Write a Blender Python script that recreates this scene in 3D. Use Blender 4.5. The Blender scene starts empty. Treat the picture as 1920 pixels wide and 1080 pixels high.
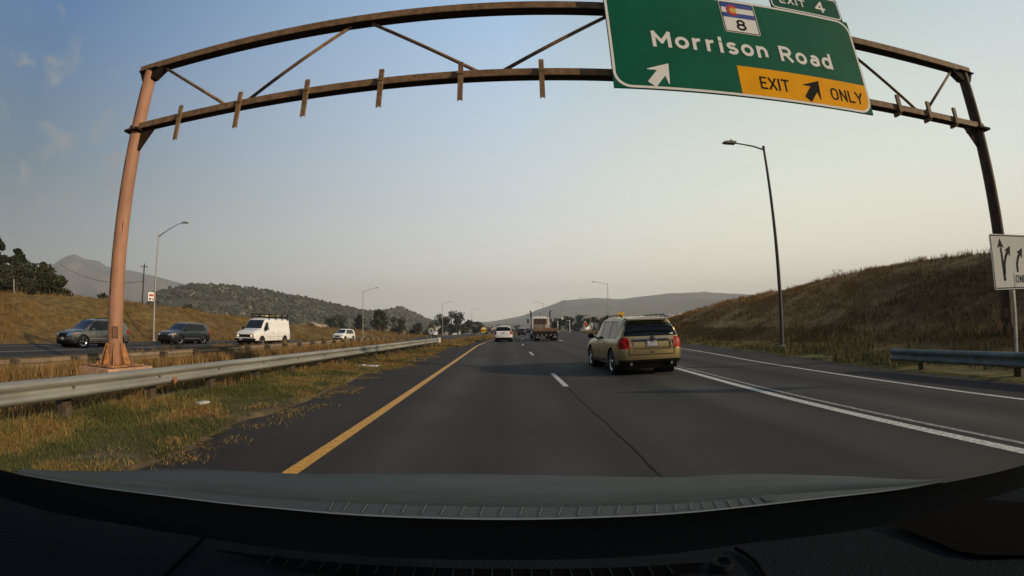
import bpy, bmesh, math, random
import numpy as np
from mathutils import Vector, Matrix
R = math.radians
rng = np.random.default_rng(7); random.seed(7)
scn = bpy.context.scene; C = scn.collection

# ------------------------------------------------------------------ camera (wide angle lens with barrel distortion)
F = 827.665 * 36.0 / 1920.0
cam = bpy.data.cameras.new("camera"); cam_o = bpy.data.objects.new("camera", cam); C.objects.link(cam_o)
cam.type = 'PANO'; cam.panorama_type = 'FISHEYE_LENS_POLYNOMIAL'
cam.sensor_width = 36.0; cam.sensor_fit = 'HORIZONTAL'; cam.fisheye_fov = math.pi
cam.fisheye_polynomial_k0 = 0.0; cam.fisheye_polynomial_k1 = -1.0 / F; cam.fisheye_polynomial_k2 = 0.0
cam.fisheye_polynomial_k3 = 0.00688 / F**3; cam.fisheye_polynomial_k4 = 0.03482 / F**4
cam.clip_start = 0.02; cam.clip_end = 20000
PITCH, YAW, ROLL, CAMH = 0.08853, 0.01977, 0.01543, 1.47406
cam_o.matrix_world = (Matrix.Translation((0, 0, CAMH)) @ Matrix.Rotation(-YAW, 4, 'Z') @ Matrix.Rotation(PITCH, 4, 'X')
                      @ Matrix.Rotation(ROLL, 4, 'Y') @ Matrix.Rotation(math.pi/2, 4, 'X'))
scn.camera = cam_o

# ------------------------------------------------------------------ sky, sun, exposure
SUN_EL, SUN_AZ = 19.0, 116.0      # azimuth measured from +Y (the driving direction) towards +X
w = bpy.data.worlds.new("World"); scn.world = w; w.use_nodes = True
nt = w.node_tree; nt.nodes.clear()
sky = nt.nodes.new('ShaderNodeTexSky'); sky.sky_type = 'NISHITA'; sky.sun_disc = False
sky.sun_elevation = R(SUN_EL); sky.sun_rotation = R(SUN_AZ); sky.air_density = 1.6; sky.dust_density = 4.0; sky.ozone_density = 2.5; sky.altitude = 1700
bg = nt.nodes.new('ShaderNodeBackground'); bg.inputs['Strength'].default_value = 0.1
wo = nt.nodes.new('ShaderNodeOutputWorld')
# wildfire smoke veiling the clear sky: pale and warm towards the morning light, blue grey away from it
tcw = nt.nodes.new('ShaderNodeTexCoord'); sep = nt.nodes.new('ShaderNodeSeparateXYZ'); nt.links.new(tcw.outputs['Generated'], sep.inputs[0])
def ramp(stops, src):
    r = nt.nodes.new('ShaderNodeValToRGB'); e = r.color_ramp.elements
    while len(e) < len(stops): e.new(0.5)
    for el_, (p_, c_) in zip(e, stops): el_.position = p_; el_.color = (*c_, 1)
    nt.links.new(src, r.inputs[0]); return r.outputs[0]
flat_ = nt.nodes.new('ShaderNodeVectorMath'); flat_.operation = 'MULTIPLY'; flat_.inputs[1].default_value = (1, 1, 0); nt.links.new(tcw.outputs['Generated'], flat_.inputs[0])
nrm_ = nt.nodes.new('ShaderNodeVectorMath'); nrm_.operation = 'NORMALIZE'; nt.links.new(flat_.outputs[0], nrm_.inputs[0])
dt_ = nt.nodes.new('ShaderNodeVectorMath'); dt_.operation = 'DOT_PRODUCT'; dt_.inputs[1].default_value = (math.sin(R(42)), math.cos(R(42)), 0); nt.links.new(nrm_.outputs[0], dt_.inputs[0])
EL = lambda d: max(0.0, math.sin(R(d)))
SL = ramp([(0, (.29, .29, .26)), (EL(6), (.20, .225, .215)), (EL(16), (.11, .175, .225)), (EL(32), (.06, .17, .36)), (EL(60), (.05, .11, .22))], sep.outputs['Z'])
SC = ramp([(0, (1.15, 1.02, .83)), (EL(6), (1.0, .94, .81)), (EL(16), (.74, .80, .80)), (EL(40), (.41, .61, .85)), (EL(70), (.16, .24, .38))], sep.outputs['Z'])
SR = ramp([(0, (1.30, 1.15, .86)), (EL(6), (1.15, 1.07, .83)), (EL(16), (.92, .95, .79)), (EL(32), (.60, .70, .66)), (EL(60), (.22, .28, .32))], sep.outputs['Z'])
def mrange(src, a, b_):
    m_ = nt.nodes.new('ShaderNodeMapRange'); m_.interpolation_type = 'LINEAR'; m_.inputs['From Min'].default_value = a; m_.inputs['From Max'].default_value = b_; nt.links.new(src, m_.inputs['Value']); return m_.outputs[0]
def mixc(fac, a, b_):
    m_ = nt.nodes.new('ShaderNodeMix'); m_.data_type = 'RGBA'
    if isinstance(fac, float): m_.inputs['Factor'].default_value = fac
    else: nt.links.new(fac, m_.inputs['Factor'])
    nt.links.new(a, m_.inputs['A']); nt.links.new(b_, m_.inputs['B']); return m_.outputs['Result']
smoke = mixc(mrange(dt_.outputs['Value'], .76, 1.0), mixc(mrange(dt_.outputs['Value'], -.22, .76), SL, SC), SR)
sc10 = nt.nodes.new('ShaderNodeVectorMath'); sc10.operation = 'SCALE'; sc10.inputs['Scale'].default_value = 10.0; nt.links.new(smoke, sc10.inputs[0])
# thin wisps of cloud low on the left
nzc = nt.nodes.new('ShaderNodeTexNoise'); nzc.inputs['Scale'].default_value = 17; nzc.inputs['Detail'].default_value = 5; nzc.inputs['Distortion'].default_value = .4
nt.links.new(tcw.outputs['Generated'], nzc.inputs['Vector'])
wis = mrange(nzc.outputs['Fac'], .57, .70)
dl_ = nt.nodes.new('ShaderNodeVectorMath'); dl_.operation = 'DOT_PRODUCT'; dl_.inputs[1].default_value = (math.sin(R(-60))*math.cos(R(19)), math.cos(R(-60))*math.cos(R(19)), math.sin(R(19))); nt.links.new(tcw.outputs['Generated'], dl_.inputs[0])
wm = nt.nodes.new('ShaderNodeMath'); wm.operation = 'MULTIPLY'; nt.links.new(wis, wm.inputs[0]); nt.links.new(mrange(dl_.outputs['Value'], .965, .985), wm.inputs[1])
wm2 = nt.nodes.new('ShaderNodeMath'); wm2.operation = 'MULTIPLY'; wm2.inputs[1].default_value = .72; nt.links.new(wm.outputs[0], wm2.inputs[0])
cl_ = nt.nodes.new('ShaderNodeRGB'); cl_.outputs[0].default_value = (2.7, 2.9, 3.0, 1)
full = mixc(wm2.outputs[0], mixc(.85, sky.outputs[0], sc10.outputs[0]), cl_.outputs[0])
nt.links.new(full, bg.inputs[0]); nt.links.new(bg.outputs[0], wo.inputs[0])
sl = bpy.data.lights.new("sun", 'SUN'); sl.energy = 4.4; sl.angle = R(0.9); sl.color = (1.0, 0.77, 0.50)
so = bpy.data.objects.new("sun", sl); C.objects.link(so)
sd = Vector((math.sin(R(SUN_AZ))*math.cos(R(SUN_EL)), math.cos(R(SUN_AZ))*math.cos(R(SUN_EL)), math.sin(R(SUN_EL))))
so.rotation_euler = sd.to_track_quat('Z', 'Y').to_euler(); so.location = (60, -40, 60)
scn.view_settings.view_transform = 'Standard'; scn.view_settings.look = 'None'; scn.view_settings.gamma = 1
scn.view_settings.exposure = 0.12
scn.cycles.max_bounces = 6; scn.cycles.diffuse_bounces = 3; scn.cycles.glossy_bounces = 3; scn.cycles.transparent_max_bounces = 8
scn.cycles.volume_bounces = 0; scn.cycles.use_denoising = True

# ------------------------------------------------------------------ helpers
MC = {}
def mat(name, col, rough=0.6, metal=0.0, spec=0.5, coat=0.0, noise=0.0, nscale=8.0, bump=0.0, bscale=40.0, col2=None, emit=None, stretch=(1, 1, 1), coords='Object'):
    if name in MC: return MC[name]
    m = bpy.data.materials.new(name); m.use_nodes = True; t = m.node_tree
    b = t.nodes['Principled BSDF']; b.inputs['Roughness'].default_value = rough; b.inputs['Metallic'].default_value = metal
    b.inputs['Specular IOR Level'].default_value = spec; b.inputs['Coat Weight'].default_value = coat; b.inputs['Coat Roughness'].default_value = 0.06
    b.inputs['Base Color'].default_value = (*col, 1)
    if noise > 0 or col2 or bump > 0:
        tc = t.nodes.new('ShaderNodeTexCoord'); mp = t.nodes.new('ShaderNodeMapping'); mp.inputs['Scale'].default_value = stretch
        t.links.new(tc.outputs[coords], mp.inputs[0])
        n = t.nodes.new('ShaderNodeTexNoise'); n.inputs['Scale'].default_value = nscale; n.inputs['Detail'].default_value = 6; n.inputs['Roughness'].default_value = 0.65
        t.links.new(mp.outputs[0], n.inputs['Vector'])
        r = t.nodes.new('ShaderNodeValToRGB')
        c2 = col2 if col2 else tuple(c*(1-noise) for c in col); c1 = col if col2 else tuple(min(1, c*(1+noise*0.6)) for c in col)
        r.color_ramp.elements[0].position = 0.38; r.color_ramp.elements[1].position = 0.62
        r.color_ramp.elements[0].color = (*c2, 1); r.color_ramp.elements[1].color = (*c1, 1)
        t.links.new(n.outputs['Fac'], r.inputs[0]); t.links.new(r.outputs[0], b.inputs['Base Color'])
        if bump > 0:
            n2 = t.nodes.new('ShaderNodeTexNoise'); n2.inputs['Scale'].default_value = bscale; n2.inputs['Detail'].default_value = 4
            t.links.new(mp.outputs[0], n2.inputs['Vector'])
            bp = t.nodes.new('ShaderNodeBump'); bp.inputs['Strength'].default_value = bump; bp.inputs['Distance'].default_value = 0.02
            t.links.new(n2.outputs['Fac'], bp.inputs['Height']); t.links.new(bp.outputs[0], b.inputs['Normal'])
    if emit:
        b.inputs['Emission Color'].default_value = (*emit[0], 1); b.inputs['Emission Strength'].default_value = emit[1]
    MC[name] = m; return m
def attr_mat(name, rough=0.9, bump=0.0, bscale=3.0, var=0.35, vscale=2.0, transl=0.0):
    """base colour from the mesh's own 'Col' attribute, broken up with noise"""
    if name in MC: return MC[name]
    m = bpy.data.materials.new(name); m.use_nodes = True; t = m.node_tree; b = t.nodes['Principled BSDF']
    b.inputs['Roughness'].default_value = rough; b.inputs['Specular IOR Level'].default_value = 0.15
    a = t.nodes.new('ShaderNodeAttribute'); a.attribute_name = 'Col'
    if var > 0:
        tc = t.nodes.new('ShaderNodeTexCoord')
        n = t.nodes.new('ShaderNodeTexNoise'); n.inputs['Scale'].default_value = vscale; n.inputs['Detail'].default_value = 8; n.inputs['Roughness'].default_value = 0.7
        t.links.new(tc.outputs['Object'], n.inputs['Vector'])
        mr = t.nodes.new('ShaderNodeMapRange'); mr.inputs['From Min'].default_value = 0.3; mr.inputs['From Max'].default_value = 0.7
        mr.inputs['To Min'].default_value = 1-var; mr.inputs['To Max'].default_value = 1+var
        t.links.new(n.outputs['Fac'], mr.inputs['Value'])
        mx = t.nodes.new('ShaderNodeVectorMath'); mx.operation = 'SCALE'
        t.links.new(a.outputs['Color'], mx.inputs[0]); t.links.new(mr.outputs[0], mx.inputs['Scale'])
        t.links.new(mx.outputs[0], b.inputs['Base Color'])
        if bump > 0:
            n2 = t.nodes.new('ShaderNodeTexNoise'); n2.inputs['Scale'].default_value = bscale; n2.inputs['Detail'].default_value = 8
            t.links.new(tc.outputs['Object'], n2.inputs['Vector'])
            bp = t.nodes.new('ShaderNodeBump'); bp.inputs['Strength'].default_value = 1.0; bp.inputs['Distance'].default_value = bump
            t.links.new(n2.outputs['Fac'], bp.inputs['Height']); t.links.new(bp.outputs[0], b.inputs['Normal'])
    else: t.links.new(a.outputs['Color'], b.inputs['Base Color'])
    MC[name] = m; return m

def link(name, me, m, parent=None, smooth=False):
    o = bpy.data.objects.new(name, me); C.objects.link(o)
    if m is not None:
        for mm in (m if isinstance(m, (list, tuple)) else [m]): me.materials.append(mm)
    if parent is not None: o.parent = parent
    if smooth: me.shade_smooth()
    return o
def tag(o, label=None, cat=None, group=None, kind=None):
    if label: o['label'] = label
    if cat: o['category'] = cat
    if group: o['group'] = group
    if kind: o['kind'] = kind
    return o
def thing(name, label, cat, loc=(0, 0, 0), rz=0.0, group=None):
    o = bpy.data.objects.new(name, None); C.objects.link(o); o.location = loc; o.rotation_euler = (0, 0, rz)
    o.empty_display_size = 0.3
    return tag(o, label, cat, group)
def npmesh(name, V, Fs, nside, m, parent=None, smooth=False, col=None):
    """V (n,3), Fs (k,nside)"""
    me = bpy.data.meshes.new(name); V = np.asarray(V, np.float32); Fs = np.asarray(Fs, np.int32)
    me.vertices.add(len(V)); me.vertices.foreach_set('co', V.ravel())
    k = len(Fs); me.loops.add(k*nside); me.loops.foreach_set('vertex_index', Fs.ravel())
    me.polygons.add(k); me.polygons.foreach_set('loop_start', np.arange(k, dtype=np.int32)*nside)
    me.update(calc_edges=True)
    if col is not None:
        ca = me.color_attributes.new('Col', 'FLOAT_COLOR', 'POINT')
        cc = np.ones((len(V), 4), np.float32); cc[:, :3] = col; ca.data.foreach_set('color', cc.ravel())
    return link(name, me, m, parent, smooth)
class B:
    """collects shapes into one bmesh"""
    def __init__(s): s.bm = bmesh.new()
    def box(s, a, b, bev=0.0, mi=0):
        c = [(a[i]+b[i])/2 for i in range(3)]; d = [abs(b[i]-a[i]) for i in range(3)]
        r = bmesh.ops.create_cube(s.bm, size=1.0, matrix=Matrix.Translation(c) @ Matrix.Diagonal((*d, 1)))
        fs = {f for v in r['verts'] for f in v.link_faces}
        for f in fs: f.material_index = mi
        if bev > 0:
            es = list({e for v in r['verts'] for e in v.link_edges})
            bmesh.ops.bevel(s.bm, geom=es, offset=bev, segments=2, affect='EDGES', profile=0.5)
        return s
    def tube(s, p, q, r1, r2=None, n=12, mi=0, caps=True):
        p, q = Vector(p), Vector(q); r2 = r1 if r2 is None else r2; d = q-p
        M = Matrix.Translation((p+q)/2) @ d.to_track_quat('Z', 'Y').to_matrix().to_4x4()
        r = bmesh.ops.create_cone(s.bm, cap_ends=caps, segments=n, radius1=r1, radius2=r2, depth=d.length, matrix=M)
        for f in {f for v in r['verts'] for f in v.link_faces}: f.material_index = mi
        return s
    def path(s, pts, r, n=8):
        rad = r if isinstance(r, (list, tuple)) else [r]*len(pts)
        rings = []; P = [Vector(p) for p in pts]
        for i, p in enumerate(P):
            d = (P[min(i+1, len(P)-1)]-P[max(i-1, 0)]).normalized(); q = d.to_track_quat('Z', 'Y')
            rings.append([s.bm.verts.new(p + q @ Vector((rad[i]*math.cos(2*math.pi*k/n), rad[i]*math.sin(2*math.pi*k/n), 0))) for k in range(n)])
        for a, b in zip(rings, rings[1:]):
            for k in range(n): s.bm.faces.new((a[k], a[(k+1) % n], b[(k+1) % n], b[k]))
        s.bm.faces.new(rings[0][::-1]); s.bm.faces.new(rings[-1]); return s
    def prism(s, poly, axis, a, b, mi=0):
        """poly: 2D outline; axis 'x'|'y'|'z' = extrusion axis; a,b its extent"""
        def P(u, v, t): return {'x': (t, u, v), 'y': (u, t, v), 'z': (u, v, t)}[axis]
        A = [s.bm.verts.new(P(u, v, a)) for u, v in poly]; Bv = [s.bm.verts.new(P(u, v, b)) for u, v in poly]
        n = len(poly); fs = [s.bm.faces.new(A), s.bm.faces.new(Bv[::-1])]
        for i in range(n): fs.append(s.bm.faces.new((A[i], Bv[i], Bv[(i+1) % n], A[(i+1) % n])))
        for f in fs: f.material_index = mi
        bmesh.ops.recalc_face_normals(s.bm, faces=fs); return s
    def quad(s, *ps):
        s.bm.faces.new([s.bm.verts.new(p) for p in ps]); return s
    def lathe(s, prof, axis_pt=(0, 0, 0), n=24, axis='z', mi=0):
        rings = []
        for (r, h) in prof:
            ring = []
            for k in range(n):
                a = 2*math.pi*k/n; c, sn = r*math.cos(a), r*math.sin(a)
                p = (c, sn, h) if axis == 'z' else ((h, c, sn) if axis == 'x' else (c, h, sn))
                ring.append(s.bm.verts.new(Vector(p)+Vector(axis_pt)))
            rings.append(ring)
        fs = []
        for a, b in zip(rings, rings[1:]):
            for k in range(n): fs.append(s.bm.faces.new((a[k], a[(k+1) % n], b[(k+1) % n], b[k])))
        for f in fs: f.material_index = mi
        bmesh.ops.recalc_face_normals(s.bm, faces=fs); return s
    def ico(s, c, r, sub=1, sc=(1, 1, 1), jit=0.0, mi=0):
        rr = bmesh.ops.create_icosphere(s.bm, subdivisions=sub, radius=r, matrix=Matrix.Translation(c) @ Matrix.Diagonal((*sc, 1)))
        for v in rr['verts']:
            if jit: v.co += Vector((random.uniform(-1, 1), random.uniform(-1, 1), random.uniform(-1, 1)))*jit*r
            for f in v.link_faces: f.material_index = mi
        return s
    def done(s, name, m, parent=None, smooth=False, angle=None, bev=0):
        me = bpy.data.meshes.new(name); s.bm.normal_update(); s.bm.to_mesh(me); s.bm.free()
        o = link(name, me, m, parent)
        if smooth: me.shade_smooth()
        if angle is not None: me.shade_smooth(); me.set_sharp_from_angle(angle=R(angle))
        return o
def copy_tree(o, parent=None):
    c = o.copy(); C.objects.link(c)
    if parent is not None: c.parent = parent
    for ch in [x for x in bpy.data.objects if x.parent == o]: copy_tree(ch, c)
    return c
def inter(xs, ys): return lambda t: np.interp(t, xs, ys)

# ------------------------------------------------------------------ noise for terrain
def vnoise(x, y, s, seed=0):
    x = np.asarray(x, float)/s; y = np.asarray(y, float)/s
    xi, yi = np.floor(x).astype(np.int64), np.floor(y).astype(np.int64); fx, fy = x-xi, y-yi
    fx = fx*fx*(3-2*fx); fy = fy*fy*(3-2*fy)
    def h(a, b):
        n = (a*374761393 + b*668265263 + seed*982451653) & 0xffffffff
        n = ((n ^ (n >> 13))*1274126177) & 0xffffffff
        return ((n ^ (n >> 16)) & 0xffff)/65535.0
    return (h(xi, yi)*(1-fx)+h(xi+1, yi)*fx)*(1-fy) + (h(xi, yi+1)*(1-fx)+h(xi+1, yi+1)*fx)*fy
def fbm(x, y, s, seed=0, o=4):
    t = 0; a = 1; tot = 0
    for k in range(o): t = t+a*vnoise(x, y, s/2**k, seed+k*17); tot += a; a *= 0.5
    return t/tot - 0.5
def sstep(a, b, x):
    t = np.clip((np.asarray(x, float)-a)/(b-a), 0, 1); return t*t*(3-2*t)

# ------------------------------------------------------------------ the road's shape
shift = inter([-50, 35, 50, 58, 80, 100, 140, 220, 320, 700], [0, 0, .45, .9, 2.4, 4.3, 7.6, 14.5, 23.5, 58])
drop = inter([-60, 40, 66, 97, 140, 220, 320, 500, 1500, 4000], [0, 0, -.15, -.4, -.5, -1.2, -3.0, -6, -10, -10])
YEL = -2.17
edge_line = inter([-20, 4, 8.6, 14, 18.5, 24.8, 52, 74, 98, 110, 140], [7.85, 7.88, 8.27, 8.8, 9.5, 10.2, 11.2, 13.5, 16.0, 16.8, 21])
def grass_r(y): return edge_line(y) + np.interp(y, [0, 8, 12, 25, 60, 140], [1.55, 1.6, 1.75, 2.2, 2.0, 2.0])
HL = inter([-20, 25, 31, 38, 47, 59, 72, 90, 117, 148, 200, 300], [3.4, 3.7, 3.9, 4.25, 4.1, 3.7, 3.35, 2.8, 2.0, .9, -1.2, -3])
HR = inter([-30, 10, 17, 25, 33, 40, 49, 58, 68, 76, 95, 120, 160], [4.3, 4.5, 4.8, 5.0, 5.0, 4.7, 4.4, 3.9, 3.35, 2.9, 1.9, .9, 0])
def farz(y): return np.interp(y, [40, 66, 97, 140, 220], [0, -.35, -1.0, -1.0, -1.4]) - drop(y)*0
def ground_z(x, y):
    x = np.asarray(x, float); y = np.asarray(y, float); u = x - shift(y); base = drop(y)
    z = np.zeros_like(u)
    n1 = fbm(x, y, 1.6, 3, 4); n2 = fbm(x, y, 9, 5, 4)
    le = -4.15 + 1.1*fbm(x*0+3, y, 3.5, 9, 4)*np.ones_like(u) + .5*n1          # ragged grass edge on the left
    ge = grass_r(y) + .5*n1
    # median
    med = .03 + .05*n1 - .38*sstep(-6.5, -9.5, u)*(1-sstep(-14.6, -16.6, u)) + .16*n2
    # left hill beyond the far carriageway
    t = sstep(-31.3, -46, u); hill = t*(HL(y)+.02*y*0) + .25*n2*t*1.6 + .08*n1*sstep(-31, -33, u)
    hill = hill*(1-.0*u) - .02*np.clip(-u-75, 0, 150)*.8
    tr = sstep(0, 1, (u-ge-1.6)/np.maximum(31-ge-1.6, 5)); rise = tr*HR(y) + .5*n2*tr + .08*n1
    rise = rise - .02*np.clip(u-70, 0, 150)
    fz = np.interp(y, [40, 66, 97, 140, 220], [0, -.35, -.9, -.7, -.5])
    z = np.where(u < -30.6, hill + .0 + np.where(u > -33, .0, 0), z)
    z = np.where((u >= -30.6) & (u < -16.9), -.035, z)
    z = np.where((u >= -16.9) & (u < le), med, z)
    z = np.where((u >= le) & (u <= ge), -.03, z)
    z = np.where(u > ge, .03 + rise, z)
    z = z + base
    z = z + np.where(u < -10, fz*sstep(-10, -17, u), 0)
    far = sstep(330, 900, np.hypot(x, y)); z = z*(1-far) + far*(base + 6*fbm(x, y, 400, 21, 3))
    return z
# ground sheet: fine near the road, growing towards the horizon
def grow(a, b, st, g):
    out = [a]; s = st
    while abs(out[-1]) < b: out.append(out[-1]+math.copysign(s, a if a else 1)); s *= g
    return out[1:]
xs = np.array(sorted(set(np.round(np.concatenate([-np.array(grow(18, 5200, .5, 1.045)), np.arange(-18, -8, .4), np.arange(-8, -2.5, .12), np.arange(-2.5, 8.5, 1.), np.arange(8.5, 14, .15), np.arange(14, 34, .4), np.array(grow(34, 5200, .6, 1.05))]), 3))))
ys = np.array(sorted(set(np.round(np.concatenate([[-3000, -1500, -700, -300, -150, -80, -50], np.arange(-35, 2, 1.2), np.arange(2, 26, .22), np.arange(26, 60, .5), np.array(grow(60, 5200, .7, 1.03))]), 3))))
X, Y = np.meshgrid(xs, ys); Z = ground_z(X, Y)
U = X - shift(Y)
def pal(*c): return np.array(c, float)
straw, brown, olive, green, dirt, gravel, red = pal(.27, .175, .065), pal(.15, .078, .026), pal(.09, .08, .026), pal(.048, .058, .018), pal(.17, .115, .07), pal(.085, .070, .058), pal(.22, .105, .034)
def ground_col(X, Y, U):
    a = np.clip(fbm(X, Y, 5, 31, 5)*2.2+.5, 0, 1)[..., None]; b = np.clip(fbm(X, Y, 1.3, 41, 4)*2.5+.5, 0, 1)[..., None]; c = np.clip(fbm(X, Y, 22, 51, 4)*2.5+.5, 0, 1)[..., None]
    med = olive*(1-a)+straw*.8*a; med = med*(1-.5*b)+green*.5*b
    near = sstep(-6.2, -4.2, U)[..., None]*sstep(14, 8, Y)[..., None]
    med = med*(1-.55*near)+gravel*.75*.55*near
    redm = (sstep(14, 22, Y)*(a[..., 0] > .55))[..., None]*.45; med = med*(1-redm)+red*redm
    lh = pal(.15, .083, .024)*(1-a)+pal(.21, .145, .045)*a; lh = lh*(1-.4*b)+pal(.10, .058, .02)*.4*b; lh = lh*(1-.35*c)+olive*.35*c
    rh = pal(.14, .072, .02)*(1-a)+pal(.24, .135, .04)*a; c = c*.6; gl = sstep(13, 36, Y)[..., None]; rh = rh*(.62+.85*gl); rh = rh*(1-.5*c*(1-gl*.7))+olive*.5*c*(1-gl*.7); rh = rh*(1-.25*gl)+red*1.1*.25*gl  # right bank: shade painted in as darker near part, sunlight as golden far part
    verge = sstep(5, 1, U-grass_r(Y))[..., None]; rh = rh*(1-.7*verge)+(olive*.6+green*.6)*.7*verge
    plain = pal(.17, .13, .07)*(1-a)+pal(.10, .10, .055)*a
    col = np.where((U < -30)[..., None], lh, np.where((U > 8)[..., None], rh, med))
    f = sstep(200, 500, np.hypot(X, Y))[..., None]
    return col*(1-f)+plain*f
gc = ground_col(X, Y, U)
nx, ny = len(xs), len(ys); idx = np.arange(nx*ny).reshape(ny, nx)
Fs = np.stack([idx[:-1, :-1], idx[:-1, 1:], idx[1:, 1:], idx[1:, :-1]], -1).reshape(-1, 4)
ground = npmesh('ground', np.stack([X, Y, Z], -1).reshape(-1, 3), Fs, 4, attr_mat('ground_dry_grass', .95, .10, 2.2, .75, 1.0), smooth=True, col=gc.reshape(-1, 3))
tag(ground, kind='structure')

# ------------------------------------------------------------------ road surfaces and markings
def strip(name, fa, fb, y0, y1, z, m, n=None, left=False, step=2.0, nx_=1):
    yy = np.linspace(y0, y1, max(2, int((y1-y0)/step)+1)); cols = []
    for k in range(nx_+1):
        t = k/nx_; xx = (fa(yy)*(1-t)+fb(yy)*t) + shift(yy)
        zz = drop(yy)+z
        if left: zz = zz+np.interp(yy, [40, 66, 97, 140, 220], [0, -.35, -.9, -.7, -.5])
        cols.append(np.stack([xx, yy, zz], 1))
    V = np.stack(cols, 1).reshape(-1, 3); k = nx_+1; I = np.arange(len(yy)*k).reshape(-1, k)
    Q = np.stack([I[:-1, :-1], I[:-1, 1:], I[1:, 1:], I[1:, :-1]], -1).reshape(-1, 4)
    return V, Q
def sheets(name, parts, m, kind='structure'):
    Vs, Qs, o = [], [], 0
    for V, Q in parts: Vs.append(V); Qs.append(Q+o); o += len(V)
    ob = npmesh(name, np.concatenate(Vs), np.concatenate(Qs), 4, m); tag(ob, kind=kind); return ob
def asphalt(name, base, streak, track=.17):
    m = bpy.data.materials.new(name); m.use_nodes = True; t = m.node_tree; b = t.nodes['Principled BSDF']
    b.inputs['Roughness'].default_value = .9; b.inputs['Specular IOR Level'].default_value = .08
    tc = t.nodes.new('ShaderNodeTexCoord')
    mp = t.nodes.new('ShaderNodeMapping'); mp.inputs['Scale'].default_value = (1.0, .02, 1); t.links.new(tc.outputs['Object'], mp.inputs[0])
    n1 = t.nodes.new('ShaderNodeTexNoise'); n1.inputs['Scale'].default_value = .9; n1.inputs['Detail'].default_value = 5; t.links.new(mp.outputs[0], n1.inputs['Vector'])
    n2 = t.nodes.new('ShaderNodeTexNoise'); n2.inputs['Scale'].default_value = 90; n2.inputs['Detail'].default_value = 3; t.links.new(tc.outputs['Object'], n2.inputs['Vector'])
    n3 = t.nodes.new('ShaderNodeTexNoise'); n3.inputs['Scale'].default_value = .35; n3.inputs['Detail'].default_value = 6; t.links.new(tc.outputs['Object'], n3.inputs['Vector'])
    def mr(n, a, c):
        r = t.nodes.new('ShaderNodeMapRange'); r.inputs['From Min'].default_value = .3; r.inputs['From Max'].default_value = .7; r.inputs['To Min'].default_value = a; r.inputs['To Max'].default_value = c
        t.links.new(n.outputs['Fac'], r.inputs['Value']); return r
    a, c, d = mr(n1, 1-streak, 1+streak), mr(n2, .62, 1.38), mr(n3, .84, 1.16)
    m1 = t.nodes.new('ShaderNodeMath'); m1.operation = 'MULTIPLY'; t.links.new(a.outputs[0], m1.inputs[0]); t.links.new(c.outputs[0], m1.inputs[1])
    m2 = t.nodes.new('ShaderNodeMath'); m2.operation = 'MULTIPLY'; t.links.new(m1.outputs[0], m2.inputs[0]); t.links.new(d.outputs[0], m2.inputs[1])
    sx_ = t.nodes.new('ShaderNodeSeparateXYZ'); t.links.new(tc.outputs['Object'], sx_.inputs[0])
    wv = t.nodes.new('ShaderNodeMath'); wv.operation = 'MULTIPLY_ADD'; wv.inputs[1].default_value = 2*math.pi/1.83; wv.inputs[2].default_value = 2.17*2*math.pi/1.83-math.pi/2+.0; t.links.new(sx_.outputs['X'], wv.inputs[0])
    sn = t.nodes.new('ShaderNodeMath'); sn.operation = 'SINE'; t.links.new(wv.outputs[0], sn.inputs[0])
    amp = mr(n3, track*.3, track*1.4); pr_ = t.nodes.new('ShaderNodeMath'); pr_.operation = 'MULTIPLY_ADD'; pr_.inputs[2].default_value = 1.0; t.links.new(sn.outputs[0], pr_.inputs[0]); t.links.new(amp.outputs[0], pr_.inputs[1])
    m3 = t.nodes.new('ShaderNodeMath'); m3.operation = 'MULTIPLY'; t.links.new(m2.outputs[0], m3.inputs[0]); t.links.new(pr_.outputs[0], m3.inputs[1]); m2 = m3
    s = t.nodes.new('ShaderNodeVectorMath'); s.operation = 'SCALE'; s.inputs[0].default_value = base; t.links.new(m2.outputs[0], s.inputs['Scale'])
    t.links.new(s.outputs[0], b.inputs['Base Color'])
    bp = t.nodes.new('ShaderNodeBump'); bp.inputs['Strength'].default_value = .35; bp.inputs['Distance'].default_value = .004
    t.links.new(n2.outputs['Fac'], bp.inputs['Height']); t.links.new(bp.outputs[0], b.inputs['Normal'])
    return m
K = lambda c: (lambda yy: np.full_like(yy, c, dtype=float))
m_asph = asphalt('asphalt', (.055, .0508, .045), .2); m_shoul = asphalt('shoulder_asphalt', (.043, .0375, .0345), .12, 0)
sheets('road', [strip('', K(YEL-.12), lambda y: edge_line(y)+.15, -40, 420, 0, None, nx_=3)], m_asph)
sheets('road_shoulder', [strip('', K(-6.0), K(YEL-.12), -40, 420, -.002, None), strip('', lambda y: edge_line(y)+.15, lambda y: grass_r(y)+.9, -40, 420, -.002, None)], m_shoul)
sheets('far_road', [strip('', K(-30.6), K(-17.0), -60, 420, 0, None, left=True, nx_=3)], m_asph)
def paint(name, col, wear=.35):
    m = mat(name, col, .6, noise=wear, nscale=22, spec=.3); return m
m_white, m_yel = paint('white_road_paint', (.50, .485, .43), .5), paint('yellow_road_paint', (.60, .30, .035), .3)
L = lambda c, wd, y0, y1, z=.005, left=False, st=2.: strip('', (lambda yy: c(yy)-wd/2) if callable(c) else K(c-wd/2), (lambda yy: c(yy)+wd/2) if callable(c) else K(c+wd/2), y0, y1, z, None, left=left, step=st)
sheets('yellow_edge_line', [L(YEL, .17, -30, 400)], m_yel)
dY = 10.63; dash = []
for k in range(-3, 26): dash.append(L(YEL+3.66, .13, dY+12.19*k, dY+12.19*k+3.05, st=1.5))
sheets('lane_dashes', dash, m_white)
WX = lambda y: np.interp(y, [-20, 5.3, 8.2, 13.6, 44], [5.0, 5.12, 5.2, 5.55, 5.6])
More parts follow.
